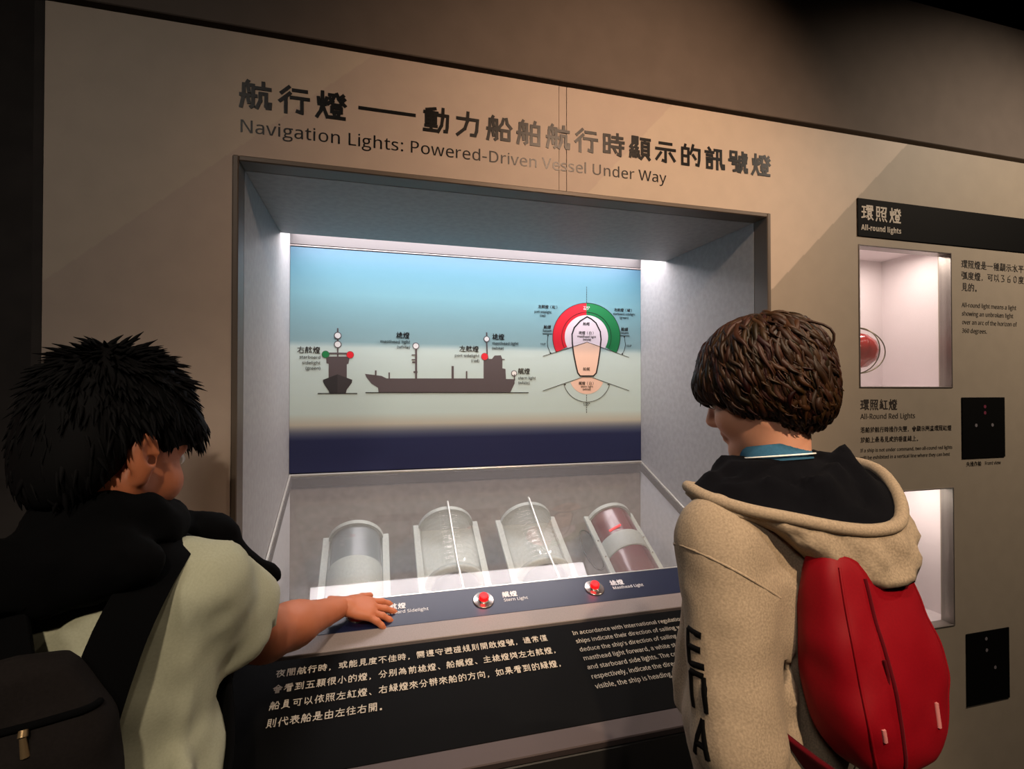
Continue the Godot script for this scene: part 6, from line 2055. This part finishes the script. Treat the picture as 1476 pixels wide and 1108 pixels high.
	shirt.capsule(shoulder + Vector3(0, -0.02, 0), hem + Vector3(0.0, -0.035, 0.03), 0.055, 0.055, 0.03)
	shirt.capsule(shoulder2, shoulder2.lerp(elbow2, 0.6), 0.064, 0.074, 0.03)
	# drag lines from the raised arm to the waist
	for s in [[0.0, 0.0], [0.04, -0.05], [0.075, -0.10]]:
		shirt.capsule(shoulder + Vector3(-0.015 - s[0], -0.085, 0.045), at.call(-0.115 + s[0], 0.86 + s[1], -0.105), 0.006, 0.012, 0.02)
	shirt.ripple(folds(15, 8.0), 0.011)
	shirt.ripple(folds(16, 18.0), 0.0025)
	var cut := (elbow - shoulder).normalized()
	shirt.capsule(hem + cut * 0.105, hem + cut * 0.20, 0.11, 0.11, 0.004, true)
	put(o, "shirt", soft_mesh([shirt]), M.shirt, t)
	# black jacket hanging round the neck with its hood on the back
	var coat := Soft.new(Vector3(-0.66, 0.98, -1.12), Vector3(-0.10, 1.34, -0.60), 0.009)
	var nk: Vector3 = at.call(-0.005, 1.215, 0.055)
	for k in 14:
		var a := TAU * k / 14.0
		var b := TAU * (k + 1) / 14.0
		var ra := 0.026 + 0.014 * maxf(-sin(a), 0.0)
		coat.capsule(nk + left * cos(a) * 0.070 + ahead * sin(a) * 0.066 + Vector3(0, -0.018 * sin(a), 0), nk + left * cos(b) * 0.070 + ahead * sin(b) * 0.066 + Vector3(0, -0.018 * sin(b), 0), ra, ra, 0.03)
	coat.ball(at.call(0.030, 1.188, -0.060), lean, Vector3(0.130, 0.048, 0.044), 0.03)
	coat.ball(at.call(0.12, 1.180, 0.01), lean, Vector3(0.085, 0.036, 0.10), 0.03)
	coat.capsule(at.call(-0.05, 1.195, 0.10), at.call(-0.135, 1.165, 0.165), 0.036, 0.030, 0.03)
	coat.capsule(at.call(-0.135, 1.165, 0.165), Vector3(-0.185, 1.075, -1.045), 0.030, 0.012, 0.02)
	coat.capsule(at.call(-0.09, 1.175, 0.14), Vector3(-0.235, 1.10, -1.03), 0.020, 0.014, 0.02)
	coat.ripple(folds(25, 8.0), 0.016)
	coat.ripple(folds(26, 20.0), 0.005)
	coat.capsule(at.call(0, 1.16, 0.06), at.call(0, 1.40, 0.06), 0.045, 0.052, 0.01, true)
	put(o, "jacket", soft_mesh([coat]), M.black_cloth, t)
	var legs := Soft.new(Vector3(-0.62, 0.05, -1.02), Vector3(-0.15, 0.82, -0.62), 0.014)
	legs.ball(at.call(0, 0.75, 0), Basis(left, Vector3.UP, ahead), Vector3(0.140, 0.085, 0.105), 0.02)
	add_legs(legs, at.call(0, 0.73, 0), left, ahead, 0.014)
	put(o, "trousers", soft_mesh([legs]), M.trousers, t)
	add_shoes_at(o, root, at.call(0, 0, 0), left, ahead)
	grey_backpack(at, left, ahead)


func grey_backpack(at: Callable, left: Vector3, ahead: Vector3) -> void:
	var o := thing("backpack", "dark grey backpack with brass zip pulls on the pale shirt", "backpack", at.call(0.02, 0.72, -0.20))
	var root := -o.position
	var end := func(s: float) -> float: return pow(clampf(sin(PI * clampf(0.5 * s + 0.5, 0.0, 1.0)), 0.0, 1.0), 0.28)
	var foot := func(s: float) -> float: return minf(1.0, 0.55 + s * 6.0)
	var rows := bag_rows(0.72, 1.125, func(s: float) -> float: return 0.118 * end.call(s) * foot.call(s), func(s: float) -> float: return lerpf(0.075, 0.055, s) * end.call(s) * foot.call(s), 0.75, func(s: float) -> Vector3: return root + at.call(0.035, 0, lerpf(-0.190, -0.150, s)), left, ahead, 0.010, 71)
	for r in rows:
		for k in r.size():
			r[k].y += root.y
	var m := MB.new()
	m.loft(rows, true, false, true)
	put(o, "bag", m.done(), M.grey_nylon)
	var line := []
	for k in range(38, 71):
		line.append(rows[34][k] - ahead * 0.0005)
	m = MB.new()
	m.tube(line, [0.0042], 6)
	put(o, "zip", m.done(), M.black_cloth)
	for k in [52, 56]:
		var p: Vector3 = rows[34][k] - ahead * 0.006
		m = MB.new()
		m.tube([p, p + Vector3(0.001, -0.006, 0.003)], [0.0042, 0.0045], 8)
		m.tube([p + Vector3(0.001, -0.006, 0.003), p + Vector3(0.004, -0.026, 0.004)], [0.0030, 0.0042], 8)
		put(o, "zip_pull", m.done(), M.zip)
	for s in [-1.0, 1.0]:
		var path := []
		for p in [[0.10, 0.80, -0.10], [0.155, 0.83, -0.04], [0.158, 0.92, 0.05], [0.130, 1.05, 0.125], [0.118, 1.135, 0.115], [0.108, 1.190, 0.050], [0.088, 1.180, -0.030], [0.060, 1.125, -0.100], [0.040, 1.060, -0.135], [0.03, 1.02, -0.14]]:
			path.append(root + at.call(p[0] * s + 0.005, p[1], p[2]))
		put(o, "strap", ribbon(path, 0.058, 0.010, root + at.call(0, 1.02, 0.02)), M.black_cloth)
